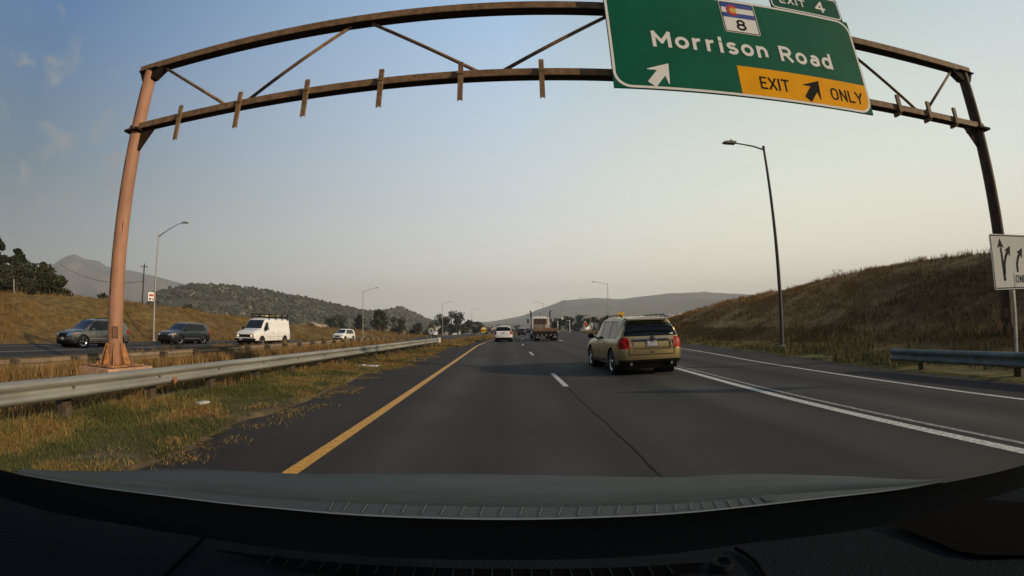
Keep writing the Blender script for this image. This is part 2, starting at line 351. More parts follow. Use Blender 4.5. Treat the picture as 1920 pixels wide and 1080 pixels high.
sheets('exit_lane_line', [L(WX, .185, -25, 17.5)] + [L(WX, .24, 44+9.5*k, 47.5+9.5*k) for k in range(12)], m_white)
sheets('old_lane_line', [L(lambda y: WX(y)+.30, .09, -1, 15.0)], mat('worn_road_paint', (.24, .235, .21), .7, noise=.5, nscale=14))
sheets('right_edge_line', [L(edge_line, .11, -25, 200)], m_white)
sheets('pavement_seam', [L(lambda y: YEL+3.66+.012*np.sin(y*1.3)+.01*np.sin(y*4.1), .022, 1, 10.3, .004, st=.3)], mat('tar_seam', (.034, .031, .028), .9, spec=.03))
sheets('far_lane_line', [L(-23.3, .15, -30, 200, left=True)], m_white)
sheets('far_yellow_line', [L(-18.9, .14, -30, 200, left=True)], m_yel)
sheets('far_edge_line', [L(-28.2, .13, -30, 200, left=True)], m_white)

def gz(x, y): return float(ground_z(np.array([x]), np.array([y]))[0])

# ------------------------------------------------------------------ distant relief
def ridge(name, prof, Rf, depth, m, seed, cfun, zb=-14, na=220, nr=46, rough=.06, base_el=None):
    """a hill range: crest heights given as (azimuth deg, elevation deg) seen at distance Rf(az); slopes run down to the front and the back"""
    az = np.linspace(prof[0][0], prof[-1][0], na); el = np.interp(az, [p[0] for p in prof], [p[1] for p in prof])
    rc = np.array([Rf(a) for a in az]); H = CAMH + np.tan(np.radians(el))*rc
    t = np.concatenate([np.linspace(-1, 0, nr), np.linspace(0, 1.2, nr//2)[1:]])
    A, T = np.meshgrid(np.radians(az), t); RC = rc[None, :]; HH = H[None, :]
    Rr = RC + T*depth
    x = np.sin(A)*Rr; y = np.cos(A)*Rr
    fall = np.where(T <= 0, 1-np.abs(T)**1.15, 1-(np.abs(T)/1.2)**1.5)
    n = fbm(x, y, depth*.45, seed, 5)
    gul = np.abs(fbm(x*1.0, y*1.0, depth*.22, seed+9, 5))
    edge = (1-np.abs(2*(T+1)/2.2-1))*1.0
    h = zb + (HH-zb)*fall + (HH-zb)*(rough*4*n - rough*5*gul)*np.clip(np.abs(T)*4, 0, 1)*np.clip(fall*4, 0, 1)
    h += depth*.006*fbm(x, y, depth*.03, seed+3, 4)
    x, y, h = [q.reshape(-1) for q in (x, y, h)]
    col = cfun(x, y, h, (T.reshape(-1)))
    I = np.arange(len(t)*na).reshape(len(t), na)
    Q = np.stack([I[:-1, :-1], I[:-1, 1:], I[1:, 1:], I[1:, :-1]], -1).reshape(-1, 4)
    o = npmesh(name, np.stack([x, y, h], 1), Q, 4, m, smooth=True, col=col); tag(o, kind='structure')
    return o, x, y, h
m_far = attr_mat('mountain_ground', .95, 2.5, .03, .3, .02); m_hill = attr_mat('hill_ground', .95, .8, .12, .35, .08)
def c_peak(x, y, h, T):
    a = np.clip(fbm(x, y, 160, 61, 5)*2.5+.5, 0, 1)[:, None]; return pal(.055, .06, .045)*(1-a)+pal(.13, .105, .08)*a
def c_wood(x, y, h, T):
    a = np.clip(fbm(x, y, 30, 71, 5)*3+.45, 0, 1)[:, None]; b = (fbm(x, y, 9, 73, 4) > .24)[:, None]
    c = pal(.055, .052, .034)*(1-a)+pal(.10, .085, .055)*a; c = np.where(b, pal(.17, .145, .11), c)
    low = np.clip((8-h)/14, 0, 1)[:, None]; return c*(1-low)+pal(.16, .12, .06)*low
def c_mesa(x, y, h, T):
    a = np.clip(fbm(x, y, 260, 81, 5)*2.5+.5, 0, 1)[:, None]; c = pal(.07, .075, .05)*(1-a)+pal(.13, .12, .075)*a
    low = np.clip((95-h)/100, 0, 1)[:, None]; return c*(1-low)+pal(.18, .15, .09)*low
ridge('mountain', [(-85, 1), (-75, 2.5), (-66, 3.2), (-62, 3.6), (-58, 4.5), (-56, 6.0), (-54.8, 6.9), (-53.8, 7.25), (-52.6, 6.85), (-51, 6.75), (-50.1, 6.25), (-47, 5.97), (-43.8, 5.44), (-41.2, 4.91), (-37.2, 4.2), (-33, 3.2), (-28, 2), (-22, 1), (-14, .2)], lambda a: 3300, 1100, m_far, 5, c_peak, na=340, nr=60, rough=.08)
wood_prof = [(-53, -.3), (-49, .4), (-46, 1.4), (-44.8, 2.4), (-43.7, 3.75), (-41.8, 4.4), (-39.2, 4.85), (-35.3, 4.85), (-30.6, 4.5), (-26.5, 3.85), (-22.4, 3.1), (-18.3, 2.2), (-15.9, 2.1), (-14.5, 2.5), (-13.4, 2.68), (-12.1, 2.2), (-10, 1.2), (-7.9, .5), (-5.9, .1), (-4, -.3)]
wr = inter([-53, -40, -20, -15.8, -13, -4], [620, 640, 760, 900, 1050, 1150])
wood, wx, wy, wh = ridge('wooded_hill', wood_prof, wr, 240, m_hill, 11, c_wood, zb=-9, na=420, nr=60, rough=.05)
ridge('mesa', [(-14, -.1), (-8.6, .19), (-6.5, .45), (-1, .81), (2.5, 1.45), (4.6, 2.24), (6.6, 2.89), (7.8, 3.35), (11.6, 3.52), (15.1, 3.27), (18.4, 3.56), (20.8, 3.74), (23.5, 3.75), (26.1, 3.76), (27.4, 3.56), (31.4, 3.15), (38, 2.25), (48, 1), (60, 0)], lambda a: 3000, 1500, m_far, 23, c_mesa, zb=-25, na=300, nr=60, rough=.035)
ridge('foothill', [(-9, .0), (-4, .3), (0, .42), (4, .5), (9, .72), (14, 1.0), (18, 1.15), (22, 1.25), (27, 1.2), (34, .7), (42, 0)], lambda a: 1250, 480, m_far, 37, lambda x, y, h, T: c_mesa(x, y, h*0+30, T), zb=-14, na=160, nr=30, rough=.03)

# scrub oaks and rocks covering the wooded hill (a mass nobody could count)
def blobs(name, px, py, pz, r, cols, mname, hz=.9):
    ic = bmesh.new(); bmesh.ops.create_icosphere(ic, subdivisions=1, radius=1); V0 = np.array([v.co[:] for v in ic.verts]); F0 = np.array([[v.index for v in f.verts] for f in ic.faces]); ic.free()
    n = len(px); V = np.repeat(V0[None], n, 0)*(1+rng.normal(0, .22, (n, len(V0), 1))); V = V*r[:, None, None]*np.array([1, 1, hz]); V += np.stack([px, py, pz], 1)[:, None, :]
    Fq = (F0[None]+(np.arange(n)*len(V0))[:, None, None]).reshape(-1, 3)
    return npmesh(name, V.reshape(-1, 3), Fq, 3, attr_mat(mname, .95, 0, 1, 0), col=np.repeat(cols, len(V0), 0))
sel = rng.choice(len(wx), 9000); keep = (wh[sel] > -2); sel = sel[keep]
dens = fbm(wx[sel], wy[sel], 40, 91, 3); sel = sel[dens > -.16]
jx = rng.normal(0, 2.5, len(sel)); rr = rng.uniform(1.2, 3.1, len(sel))
cc = np.where((rng.random(len(sel)) < .06)[:, None], pal(.17, .145, .11), pal(.042, .043, .027)*rng.uniform(.75, 1.4, (len(sel), 1)))
ob = blobs('hillside_scrub', wx[sel]+jx, wy[sel]+jx[::-1], wh[sel]+rr*.25, rr, cc, 'scrub_leaves'); tag(ob, 'dark scrub oak and pale rocks dotted over the wooded hill', kind='stuff')

# ------------------------------------------------------------------ leaf and grass builders
def leafcloud(centers, radii, n, size, cols, flat=.8):
    """n leaf faces scattered in the shells of clumps"""
    k = rng.integers(0, len(centers), n); c = centers[k]; rad = radii[k]
    d = rng.normal(size=(n, 3)); d /= np.linalg.norm(d, axis=1)[:, None]
    p = c + d*rad[:, None]*(rng.uniform(.35, 1.05, (n, 1)))*np.array([1, 1, flat])
    a = rng.normal(size=(n, 3)); a /= np.linalg.norm(a, axis=1)[:, None]; b = np.cross(a, rng.normal(size=(n, 3))); b /= np.linalg.norm(b, axis=1)[:, None]
    s = size*rng.uniform(.6, 1.4, (n, 1)); V = np.stack([p-a*s, p+b*s*.6, p+a*s, p-b*s*.6], 1).reshape(-1, 3)
    ci = cols[rng.integers(0, len(cols), n)]*rng.uniform(.7, 1.3, (n, 1))
    return V, np.arange(n*4).reshape(-1, 4), np.repeat(ci, 4, 0)
m_leaf = attr_mat('leaves', .8, 0, 1, 0); m_bark = mat('bark', (.09, .065, .045), .95, noise=.4, nscale=3)
def tree(name, label, cat, x, y, h, rad, nl=1500, leaf=.16, tones=None, trunk=.16, group=None, z=None, clumps=14, low=.25, squash=.85):
    z0 = (gz(x, y) if z is None else z) - .15
    t = thing(name, label, cat, (x, y, z0), rng.uniform(0, 6), group)
    tones = tones if tones is not None else np.array([(.045, .055, .02), (.06, .07, .025), (.03, .04, .016)])
    cen, rd = [], []
    b = B(); hh = h*(low+.2)
    b.path([(0, 0, 0), (.02*h, 0, hh*.5), (0, .02*h, hh), (.01*h, 0, h*.8)], [trunk*h/6, trunk*h/8, trunk*h/10, .02*h/6], 7)
    for i in range(clumps):
        a = rng.uniform(0, 6.28); f = rng.uniform(low, 1); rmax = rad*math.sqrt(max(.05, 1-((f-.5)/.62)**2))
        rr_ = rmax*rng.uniform(.25, .8); c = (rr_*math.cos(a), rr_*math.sin(a), h*f*.9); cen.append(c); rd.append(rad*rng.uniform(.28, .48))
        if i % 2 == 0: b.path([(0, 0, hh*.7*f+.1), (c[0]*.5, c[1]*.5, c[2]*.72), (c[0]*.92, c[1]*.92, c[2]*.96)], [trunk*h/14, trunk*h/22, trunk*h/60], 5)
    b.done('trunk', m_bark, t)
    V, Q, col = leafcloud(np.array(cen), np.array(rd), nl, leaf, tones, squash)
    npmesh('crown', V, Q, 4, m_leaf, t, col=col)
    return t
def conifer(name, label, x, y, h, rad, nl=2200, leaf=.17, group=None):
    z0 = gz(x, y)-.15; t = thing(name, label, 'pine tree', (x, y, z0), 0, group)
    b = B(); b.path([(0, 0, 0), (.05, 0, h*.5), (0, 0, h*.97)], [.2, .13, .03], 7); cen, rd = [], []
    for i in range(46):
        f = rng.uniform(.08, 1)**.9; a = rng.uniform(0, 6.28); r_ = rad*(1-f)**.7*rng.uniform(.3, 1)
        c = (r_*math.cos(a), r_*math.sin(a), h*f-.1*r_); cen.append(c); rd.append(.22+rad*.26*(1-f*.6))
        if i % 3 == 0: b.path([(0, 0, h*f*.97), c], [.05, .015], 5)
    b.done('trunk', m_bark, t)
    V, Q, col = leafcloud(np.array(cen), np.array(rd), nl, leaf, np.array([(.018, .026, .012), (.026, .034, .015), (.013, .018, .009)]), .6)
    npmesh('crown', V, Q, 4, m_leaf, t, col=col); return t
def blades(name, px, py, hgt, wid, cols, lean=.35, zoff=0, per=1, label=None, mname='grass_blades'):
    n = len(px); pz = ground_z(px, py)-.02+zoff
    a = rng.uniform(0, 6.283, n); l = rng.normal(0, lean, n)*hgt; dx, dy = np.cos(a), np.sin(a); la = rng.uniform(0, 6.283, n)
    tx, ty = px+np.cos(la)*l, py+np.sin(la)*l; mx_, my_ = px+np.cos(la)*l*.35, py+np.sin(la)*l*.35
    w_ = wid*.5
    V = np.stack([np.stack([px-dx*w_, py-dy*w_, pz], 1), np.stack([px+dx*w_, py+dy*w_, pz], 1), np.stack([mx_+dx*w_*.8, my_+dy*w_*.8, pz+hgt*.6], 1), np.stack([mx_-dx*w_*.8, my_-dy*w_*.8, pz+hgt*.6], 1), np.stack([tx, ty, pz+hgt], 1)], 1)
    I = np.arange(n)[:, None]*5
    T = np.concatenate([I+np.array([[0, 1, 2]]), I+np.array([[0, 2, 3]]), I+np.array([[3, 2, 4]])], 0)
    o = npmesh(name, V.reshape(-1, 3), T, 3, attr_mat(mname, .8, 0, 1, 0), col=np.repeat(cols, 5, 0)); tag(o, label, kind='stuff'); return o
def scatter(n, x0, x1, y0, y1, clump=None, ypow=1.6):
    """random spots, denser near the camera"""
    t = rng.random(n); y = y0+(y1-y0)*t**ypow; u = rng.uniform(x0, x1, n)
    if clump:
        k = max(1, n//clump); cu = rng.uniform(x0, x1, k); cy = y0+(y1-y0)*rng.random(k)**ypow; j = rng.integers(0, k, n)
        u = cu[j]+rng.normal(0, .12, n); y = cy[j]+rng.normal(0, .12, n)
    return u+shift(y), y
# grass: blades take their colour from the ground they grow on, mixed with straws of their own
def mixcol(n, pals, wts, jit=.3):
    k = rng.choice(len(pals), n, p=np.array(wts)/sum(wts)); return np.array(pals)[k]*rng.uniform(1-jit, 1+jit, (n, 1))
def gcol(x, y, pals, wts, mixf=.55, gain=1.15):
    g_ = ground_col(x[:, None], y[:, None], (x-shift(y))[:, None])[:, 0]*rng.uniform(.65, 1.35, (len(x), 1))*gain; return g_*mixf+mixcol(len(x), pals, wts)*(1-mixf)
GR, GO, ST, BR, RD = (.05, .07, .02), (.10, .095, .03), (.30, .20, .08), (.15, .085, .032), (.22, .11, .04)
def keepfn(x, y, f): return x[f], y[f]
n = 150000; x, y = scatter(n, -6.4, -3.5, 2.0, 36, ypow=1.7); u = x-shift(y)
edge = -4.15 + 1.1*fbm(x*0+3, y, 3.5, 9, 4) + .5*fbm(x, y, 1.6, 3, 4)
pt_ = fbm(x, y, .9, 101, 4)+.5*fbm(x, y, .25, 102, 3); f = (u < edge+.12*rng.random(len(x))) & (pt_+.16*(edge-u) > -.05+.25*(rng.random(len(x))-.5)); x, y = keepfn(x, y, f); u = x-shift(y)
hg = (.03+.085*np.clip(fbm(x, y, 1.1, 104, 3)*2+.5, 0, 1)*rng.uniform(.5, 1.3, len(x)))*(1+1.2*(rng.random(len(x)) < .03))*(1+.9*sstep(-5.6, -6.2, u))
pn = fbm(x, y, 1.5, 131, 3)+.5*fbm(x, y, .5, 133, 2)+rng.normal(0, .06, len(x))
cA, cB, cD = mixcol(len(x), [GR, (.07, .085, .03), GO], [4, 3, 2]), mixcol(len(x), [(.22, .17, .05), ST, (.16, .14, .04)], [3, 2, 3]), mixcol(len(x), [BR, RD, ST], [2, 3, 1])
fy_ = sstep(7, 17, y)*.16; cg = np.where((pn > -.02+fy_)[:, None], cA, np.where((pn > -.16+fy_)[:, None], cB, cD))*.85+gcol(x, y, [GO], [1], 1)*.15
blades('verge_grass', x, y, hg, rng.uniform(.004, .009, len(x))*(1+y/14), cg, .8, label='low patchy green and straw grass between the near guardrail and the road')
# loose tufts creeping out over the shoulder
x, y = scatter(6500, -4.4, -3.35, 2.5, 24, clump=80, ypow=1.4); 
blades('shoulder_tufts', x, y, rng.uniform(.025, .065, len(x)), rng.uniform(.004, .008, len(x))*(1+y/14), mixcol(len(x), [ST, (.16, .13, .04), GO, RD], [2, 3, 2.5, 1]), 1.6, zoff=.035, label='loose straw coloured tufts creeping over the left shoulder')
x, y = scatter(26000, -13.2, -11.8, 2, 46, clump=40, ypow=1.3); f = (np.hypot(x+11.4, y-9.9) > 1.0); x, y = keepfn(x, y, f)
blades('rail_grass', x, y, rng.uniform(.45, .85, len(x)), rng.uniform(.008, .016, len(x))*(1+y/24), mixcol(len(x), [GO, ST, BR, RD], [1.5, 3.2, 2.5, 2.2]), .22, label='tallest rusty grass standing in front of the far guardrail')
# tall dry grass in the median behind the near rail
x, y = scatter(70000, -16.6, -6.4, 1.0, 46, clump=30, ypow=1.5); f = (np.hypot(x+11.4, y-9.9) > .95); x, y = keepfn(x, y, f)
f = fbm(x, y, 2.6, 111, 3) > -.12; x, y = keepfn(x, y, f)
blades('median_grass', x, y, rng.uniform(.18, .60, len(x))*(.7+.6*np.clip(fbm(x, y, 2, 113, 3)*2+.5, 0, 1)), rng.uniform(.006, .014, len(x))*(1+y/22), gcol(x, y, [GO, ST, BR, RD], [2.2, 3, 3, 2], .4), .3, label='tall dry grass in the median between the two guardrails')
x, y = scatter(30000, -6.5, -3.2, 34, 150, ypow=1.4); x2, y2 = scatter(18000, -17, -6.5, 40, 150, ypow=1.4); x, y = np.concatenate([x, x2]), np.concatenate([y, y2])
blades('far_median_grass', x, y, rng.uniform(.06, .26, len(x)), rng.uniform(.03, .06, len(x))*(1+y/90), gcol(x, y, [GO, ST, BR, RD], [2.5, 4, 1.5, 2], .5), .5, label='yellowed grass in the median beyond the end of the guardrail')
# left bank: low, patchy, with bare ground between
x, y = scatter(120000, -62, -30.9, 8, 150, ypow=1.3); f = fbm(x, y, 3.2, 115, 4)+.35*fbm(x, y, .8, 116, 3) > -.06+.2*(rng.random(len(x))-.5); x, y = keepfn(x, y, f)
blades('left_bank_grass', x, y, rng.uniform(.06, .26, len(x))*(1+1.5*(fbm(x, y, .9, 117, 2) > .12)), rng.uniform(.02, .05, len(x))*(1+y/90), gcol(x, y, [GO, ST, BR, RD], [1.0, 1.6, 3.0, 3.0], .75, 1.05), .6, label='rust coloured dry grass on the bank beyond the far carriageway')
# right verge and bank
x, y = scatter(60000, 0, 6.5, 3, 90, ypow=1.6); u0 = x-shift(y); x = grass_r(y)+shift(y)+.05+u0*.9+.5*fbm(x, y, 1.2, 121, 3); f = (~((y < 8.5) & (x-shift(y) < 11.0))) & (fbm(x, y, 1.4, 122, 4) > -.16); x, y = keepfn(x, y, f)
blades('right_verge_grass', x, y, rng.uniform(.06, .24, len(x))*(.5+1.5*np.clip(fbm(x, y, 2.5, 123, 3)*2.2+.5, 0, 1)), rng.uniform(.006, .012, len(x))*(1+y/16), gcol(x, y, [GR, GO, ST, BR], [4, 4, 1.6, 1], .45), .45, label='green and yellow weeds along the right shoulder')
x, y = scatter(200000, 15, 40, 3, 125, ypow=1.25); f = fbm(x, y, 2.8, 125, 4)+.35*fbm(x, y, .7, 126, 3) > -.08+.2*(rng.random(len(x))-.5); x, y = keepfn(x, y, f)
blades('right_bank_grass', x, y, rng.uniform(.06, .24, len(x))*(1+1.4*(fbm(x, y, .9, 127, 2) > .12)), rng.uniform(.012, .034, len(x))*(1+y/60), gcol(x, y, [GO, ST, BR, RD], [1.0, 1.0, 3.4, 2.4], .92, 1.0), .55, label='dry brown grass covering the bank on the right')

# ------------------------------------------------------------------ trees and bushes
dk = np.array([(.016, .02, .010), (.022, .028, .012), (.012, .015, .009)])
conifer('pine_tree', 'tallest black pine at the left edge above the bank', -70.5, 37.0, 9.0, 4.6, 13000, .30)
conifer('pine_tree', 'black pine between the tallest pine and the round bushes', -69.5, 40.5, 7.2, 3.8, 9000, .28)
conifer('pine_tree', 'pointed black pine tucked behind the round bushes', -69.5, 45, 6.0, 2.8, 5000, .24)
tree('bush', 'broad dark olive bush left of the orange gantry column', 'bush', -63.5, 40.6, 4.6, 3.2, 8000, .2, np.array([(.03, .035, .012), (.045, .045, .016), (.022, .026, .01)]), low=.12, clumps=22)
tree('bush', 'dark bush nearest the mountain peak, right end of its clump', 'bush', -63.0, 43.2, 4.2, 2.6, 6500, .2, np.array([(.028, .033, .012), (.04, .04, .015)]), low=.12, clumps=18)
tree('bush', 'grey green bush with pale twigs beside the pines', 'bush', -62.5, 36.8, 4.6, 3.0, 5000, .18, np.array([(.055, .055, .035), (.03, .033, .018)]), low=.15, clumps=18)
tree('bush', 'small dark bush alone on the skyline left of the column', 'bush', -61, 50.5, 2.2, 1.3, 500, .16, dk*1.6, low=.1)
tree('bush', 'low dark green bush on the bank crest under the wooded hill', 'bush', -54, 64, 2.0, 2.6, 900, .17, dk*1.8, low=.1)
ORD = ['first', 'second', 'third', 'fourth', 'fifth', 'sixth', 'seventh', 'eighth', 'ninth', 'tenth', 'eleventh']
def ordi(L_, i): return ORD[sorted(range(len(L_)), key=lambda k: math.atan2(L_[k][0], L_[k][1])).index(i)]
trees = [(-78, 190, 8.6, 4.2), (-71, 182, 9.6, 4.6), (-62, 186, 8.6, 4.4), (-60, 178, 9.8, 3.8), (-51, 180, 9.0, 4.4), (-50, 172, 11.2, 3.9), (-43, 176, 7.6, 4.2), (-36, 182, 5.6, 4.4), (-31, 186, 5.2, 4.2), (-92, 196, 7.0, 4.0)]
for i, (x, y, h, r_) in enumerate(trees):
    tree('roadside_tree', ordi(trees, i)+' dark leafy tree from the left in the row below the wooded hill', 'tree', x, y, h, r_, 1300, .33, np.array([(.028, .035, .016), (.04, .048, .02), (.02, .026, .012)]), group='dark trees in a row below the wooded hill', low=.1, clumps=18)
row = [(-27.5, 196, 10.5, 4.4), (-24, 200, 12.0, 4.8), (-20.5, 196, 10.6, 4.2), (-17.5, 206, 6.5, 4.6), (-12.5, 214, 6, 4)]
for i, (x, y, h, r_) in enumerate(row):
    tree('roadside_tree', ordi(row, i)+' tree from the left in the dark bunch beyond the guardrail end', 'tree', x, y, h, r_, 1300, .34, dk*1.7, group='dark trees bunched beyond the guardrail end', low=.08, clumps=18)
row = [(-8, 235, 4.5, 2.8), (-2, 246, 5.6, 2.4), (3, 252, 4.0, 2.6), (8, 262, 5, 3)]
for i, (x, y, h, r_) in enumerate(row):
    tree('small_tree', ordi(row, i)+' small hazy tree from the left, left of the white crossover', 'tree', x, y, h, r_, 500, .3, dk*2.2, group='small hazy trees near the road bend', low=.1)
row = [(24, 196, 6.4, 3.4), (28, 192, 7.2, 3.6), (32.5, 190, 7.6, 3.8), (37.5, 188, 7.0, 3.8), (43, 187, 6.6, 3.8)]
for i, (x, y, h, r_) in enumerate(row):
    tree('roadside_tree', ordi(row, i)+' dark green tree from the left behind the exit ramp lamps', 'tree', x, y, h, r_, 1100, .33, np.array([(.03, .045, .02), (.022, .034, .016), (.045, .055, .025)]), group='dark green trees behind the exit ramp', low=.08, clumps=18)
tree('shrub', 'tiny leafless shrub poking above the right bank crest', 'shrub', 31.5, 34.0, 1.2, .8, 160, .05, np.array([(.10, .08, .03)]), low=.2)

# ------------------------------------------------------------------ the sign gantry
GY, GD, GA = -0.0466, 9.3985, math.atan(-0.0466)
m_steel = mat('painted_gantry_steel', (.20, .125, .068), .7, noise=.35, nscale=5, spec=.15); m_shade_steel = mat('shaded_inner_steel', (.035, .021, .013), .9, noise=.3, nscale=4, spec=.1); m_shade_col = mat('shaded_column_paint', (.07, .042, .024), .7, noise=.3, nscale=3, spec=.15)  # inner steel near black: the shade under the beams is in its colour
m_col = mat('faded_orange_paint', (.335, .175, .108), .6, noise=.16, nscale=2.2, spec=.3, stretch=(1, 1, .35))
m_rust = mat('rust', (.11, .035, .012), .9, noise=.6, nscale=14)
m_conc = mat('concrete', (.42, .25, .15), .9, noise=.3, nscale=6, bump=.4)
gan = thing('sign_gantry', 'weathered orange brown steel sign gantry spanning the whole road', 'sign gantry', (0, GD, 0), GA)
def column(x, face):
    cr = .23 if x < 0 else .20
    b = B(); b.tube((x, 0, .30), (x, 0, 9.50), cr, cr*.9, 28)
    c = b.done('column', m_col if x < 0 else m_shade_col, gan, angle=40)  # right column coloured darker to carry its shaded side
    b = B(); b.box((x-.62, -.62, .26), (x+.62, .62, .31), .01)
    for k in range(8):
        a = k*math.pi/4; ca, sa = math.cos(a), math.sin(a)
        def pt(r, s, z): return (x+ca*r-sa*s, sa*r+ca*s, z)
        for s in (-.013, .013): pass
        pr = [(.24, .312), (.46, .312), (.46, .35), (.275, .92), (.24, .92)]
        A = [b.bm.verts.new(pt(r_, -.014, z)) for r_, z in pr]; D_ = [b.bm.verts.new(pt(r_, .014, z)) for r_, z in pr]
        b.bm.faces.new(A); b.bm.faces.new(D_[::-1])
        for i in range(5): b.bm.faces.new((A[i], D_[i], D_[(i+1) % 5], A[(i+1) % 5]))
        b.tube(pt(.52, .10, .31), pt(.52, .10, .40), .025, n=6)
    bmesh.ops.recalc_face_normals(b.bm, faces=b.bm.faces[:])
    b.done('base_gusset', mat('rusty_orange_paint', (.36, .165, .062), .7, noise=.55, nscale=5), c)
    # handhole cover, on the side facing the road's traffic
    fx, fy = face; d = Vector((fx, fy, 0)).normalized(); s = Vector((-d.y, d.x, 0)); o = Vector((x, 0, 0))+d*(cr-.012)
    def hp(u, v, t): return o+s*u+d*t+Vector((0, 0, v))
    b = B()
    for u0, u1, v0, v1, t in ((-.09, .09, 1.06, 1.40, .02),):
        P = [hp(u0, v0, -.06), hp(u1, v0, -.06), hp(u1, v1, -.06), hp(u0, v1, -.06)]; Qs = [hp(u0, v0, t), hp(u1, v0, t), hp(u1, v1, t), hp(u0, v1, t)]
        A = [b.bm.verts.new(p) for p in P]; D_ = [b.bm.verts.new(p) for p in Qs]; b.bm.faces.new(D_)
        for i in range(4): b.bm.faces.new((A[i], A[(i+1) % 4], D_[(i+1) % 4], D_[i]))
    b.done('handhole_frame', m_rust, c)
    b = B(); A = [b.bm.verts.new(hp(*p)) for p in ((-.065, 1.09, .028), (.065, 1.09, .028), (.065, 1.37, .028), (-.065, 1.37, .028))]; b.bm.faces.new(A)
    b.done('handhole_cover', mat('dull_brown_plate', (.12, .07, .04), .7), c)
    # rust streaks running down the column
    b = B(); rs = random.Random(int(x*10)+3)
    for k in range(44 if x < 0 else 6):
        a0 = math.atan2(fy, fx) + (-rs.uniform(.85, 1.3) if rs.random() < .85 else rs.uniform(-.6, 1.2)); z0 = rs.uniform(2.0, 8.8)**1.0; l_ = rs.uniform(.05, .6); wa = rs.uniform(.02, .09)
        rr_ = cr-.1*cr*(z0-.3)/9.2+.003
        A = [b.bm.verts.new((x+rr_*math.cos(a0+da), rr_*math.sin(a0+da), z0+dz)) for da, dz in ((-wa, 0), (-wa*.3, -l_*.5), (0, -l_), (wa*.5, -l_*.4), (wa, l_*.05), (wa*.1, l_*.3))]
        b.bm.faces.new(A)
    b.done('rust_stain', m_rust, c)
    b = B(); b.prism([(x-.95, .0), (x-.7, .24), (x+.7, .24), (x+.95, .0), (x+1.0, -.7), (x-1.0, -.7)], 'y', -.85, .85)
    b.done('foundation', m_conc, gan)
    return c
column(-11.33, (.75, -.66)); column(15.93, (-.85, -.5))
def beam(name, z0, z1, y0, y1, x0, x1):
    b = B(); tf = .035; zc = (z0+z1)/2
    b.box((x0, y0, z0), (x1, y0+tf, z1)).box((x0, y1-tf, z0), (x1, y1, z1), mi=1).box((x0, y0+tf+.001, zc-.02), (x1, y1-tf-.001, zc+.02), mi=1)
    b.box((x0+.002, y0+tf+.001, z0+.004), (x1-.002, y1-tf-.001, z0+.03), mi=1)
    for k in range(1, 6):
        xx = x0+(x1-x0)*k/6+.4; b.box((xx-.012, y0-.006, z0+.01), (xx+.012, y0, z1-.01))
        b.box((xx-.16, y0-.012, z1-.07), (xx-.12, y0, z1-.03)).box((xx+.12, y0-.012, z1-.07), (xx+.16, y0, z1-.03))
    return b.done(name, [m_steel, m_shade_steel], gan)
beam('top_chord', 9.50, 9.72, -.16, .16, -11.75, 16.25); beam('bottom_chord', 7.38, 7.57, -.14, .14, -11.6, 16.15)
for (x0, z0, x1, z1) in [(-10.65, 9.48, -7.75, 7.60), (-6.95, 7.60, -4.05, 9.48), (-3.45, 9.48, -.55, 7.60), (.05, 7.60, 2.95, 9.48), (3.55, 9.48, 6.4, 7.60), (7.0, 7.60, 9.6, 9.48), (10.0, 9.48, 12.75, 7.60), (13.2, 7.60, 15.3, 9.48)]:
    b = B(); b.tube((x0, 0, z0), (x1, 0, z1), .048, n=10); b.done('diagonal_brace', m_steel, gan, smooth=True)
for x in (-9.33, -7.12, -5.0, -2.95, -.96, .97):
    b = B(); b.box((x-.06, -.215, 6.70), (x-.045, -.145, 7.78)).box((x+.045, -.215, 6.70), (x+.06, -.145, 7.78)).box((x-.0445, -.215, 6.70), (x+.0445, -.20, 7.78)).box((x-.09, -.235, 7.44), (x+.09, -.2155, 7.50))
    b.done('hanger_bracket', m_steel if abs(x) > 2 else m_steel, gan)
for x in (11.75, 13.15, 14.5):
    b = B(); b.box((x-.07, -.215, 7.30), (x+.07, -.145, 7.86)); b.box((x-.04, -.16, 7.24), (x+.04, .1, 7.34)); b.done('hanger_bracket', m_steel, gan)
for x, s in ((-11.33, 1), (15.93, -1)):
    b = B(); b.prism([(x-.42*s, 9.50), (x-.22*s, 9.16), (x+.30*s, 9.16), (x+.75*s, 9.50)], 'y', -.12, .12); b.box((x-.4, -.22, 9.49), (x+.45, .22, 9.503))
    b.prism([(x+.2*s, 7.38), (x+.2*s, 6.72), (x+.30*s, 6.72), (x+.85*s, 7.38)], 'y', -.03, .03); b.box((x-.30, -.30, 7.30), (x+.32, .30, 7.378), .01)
    b.done('corner_plate', m_shade_steel, gan)

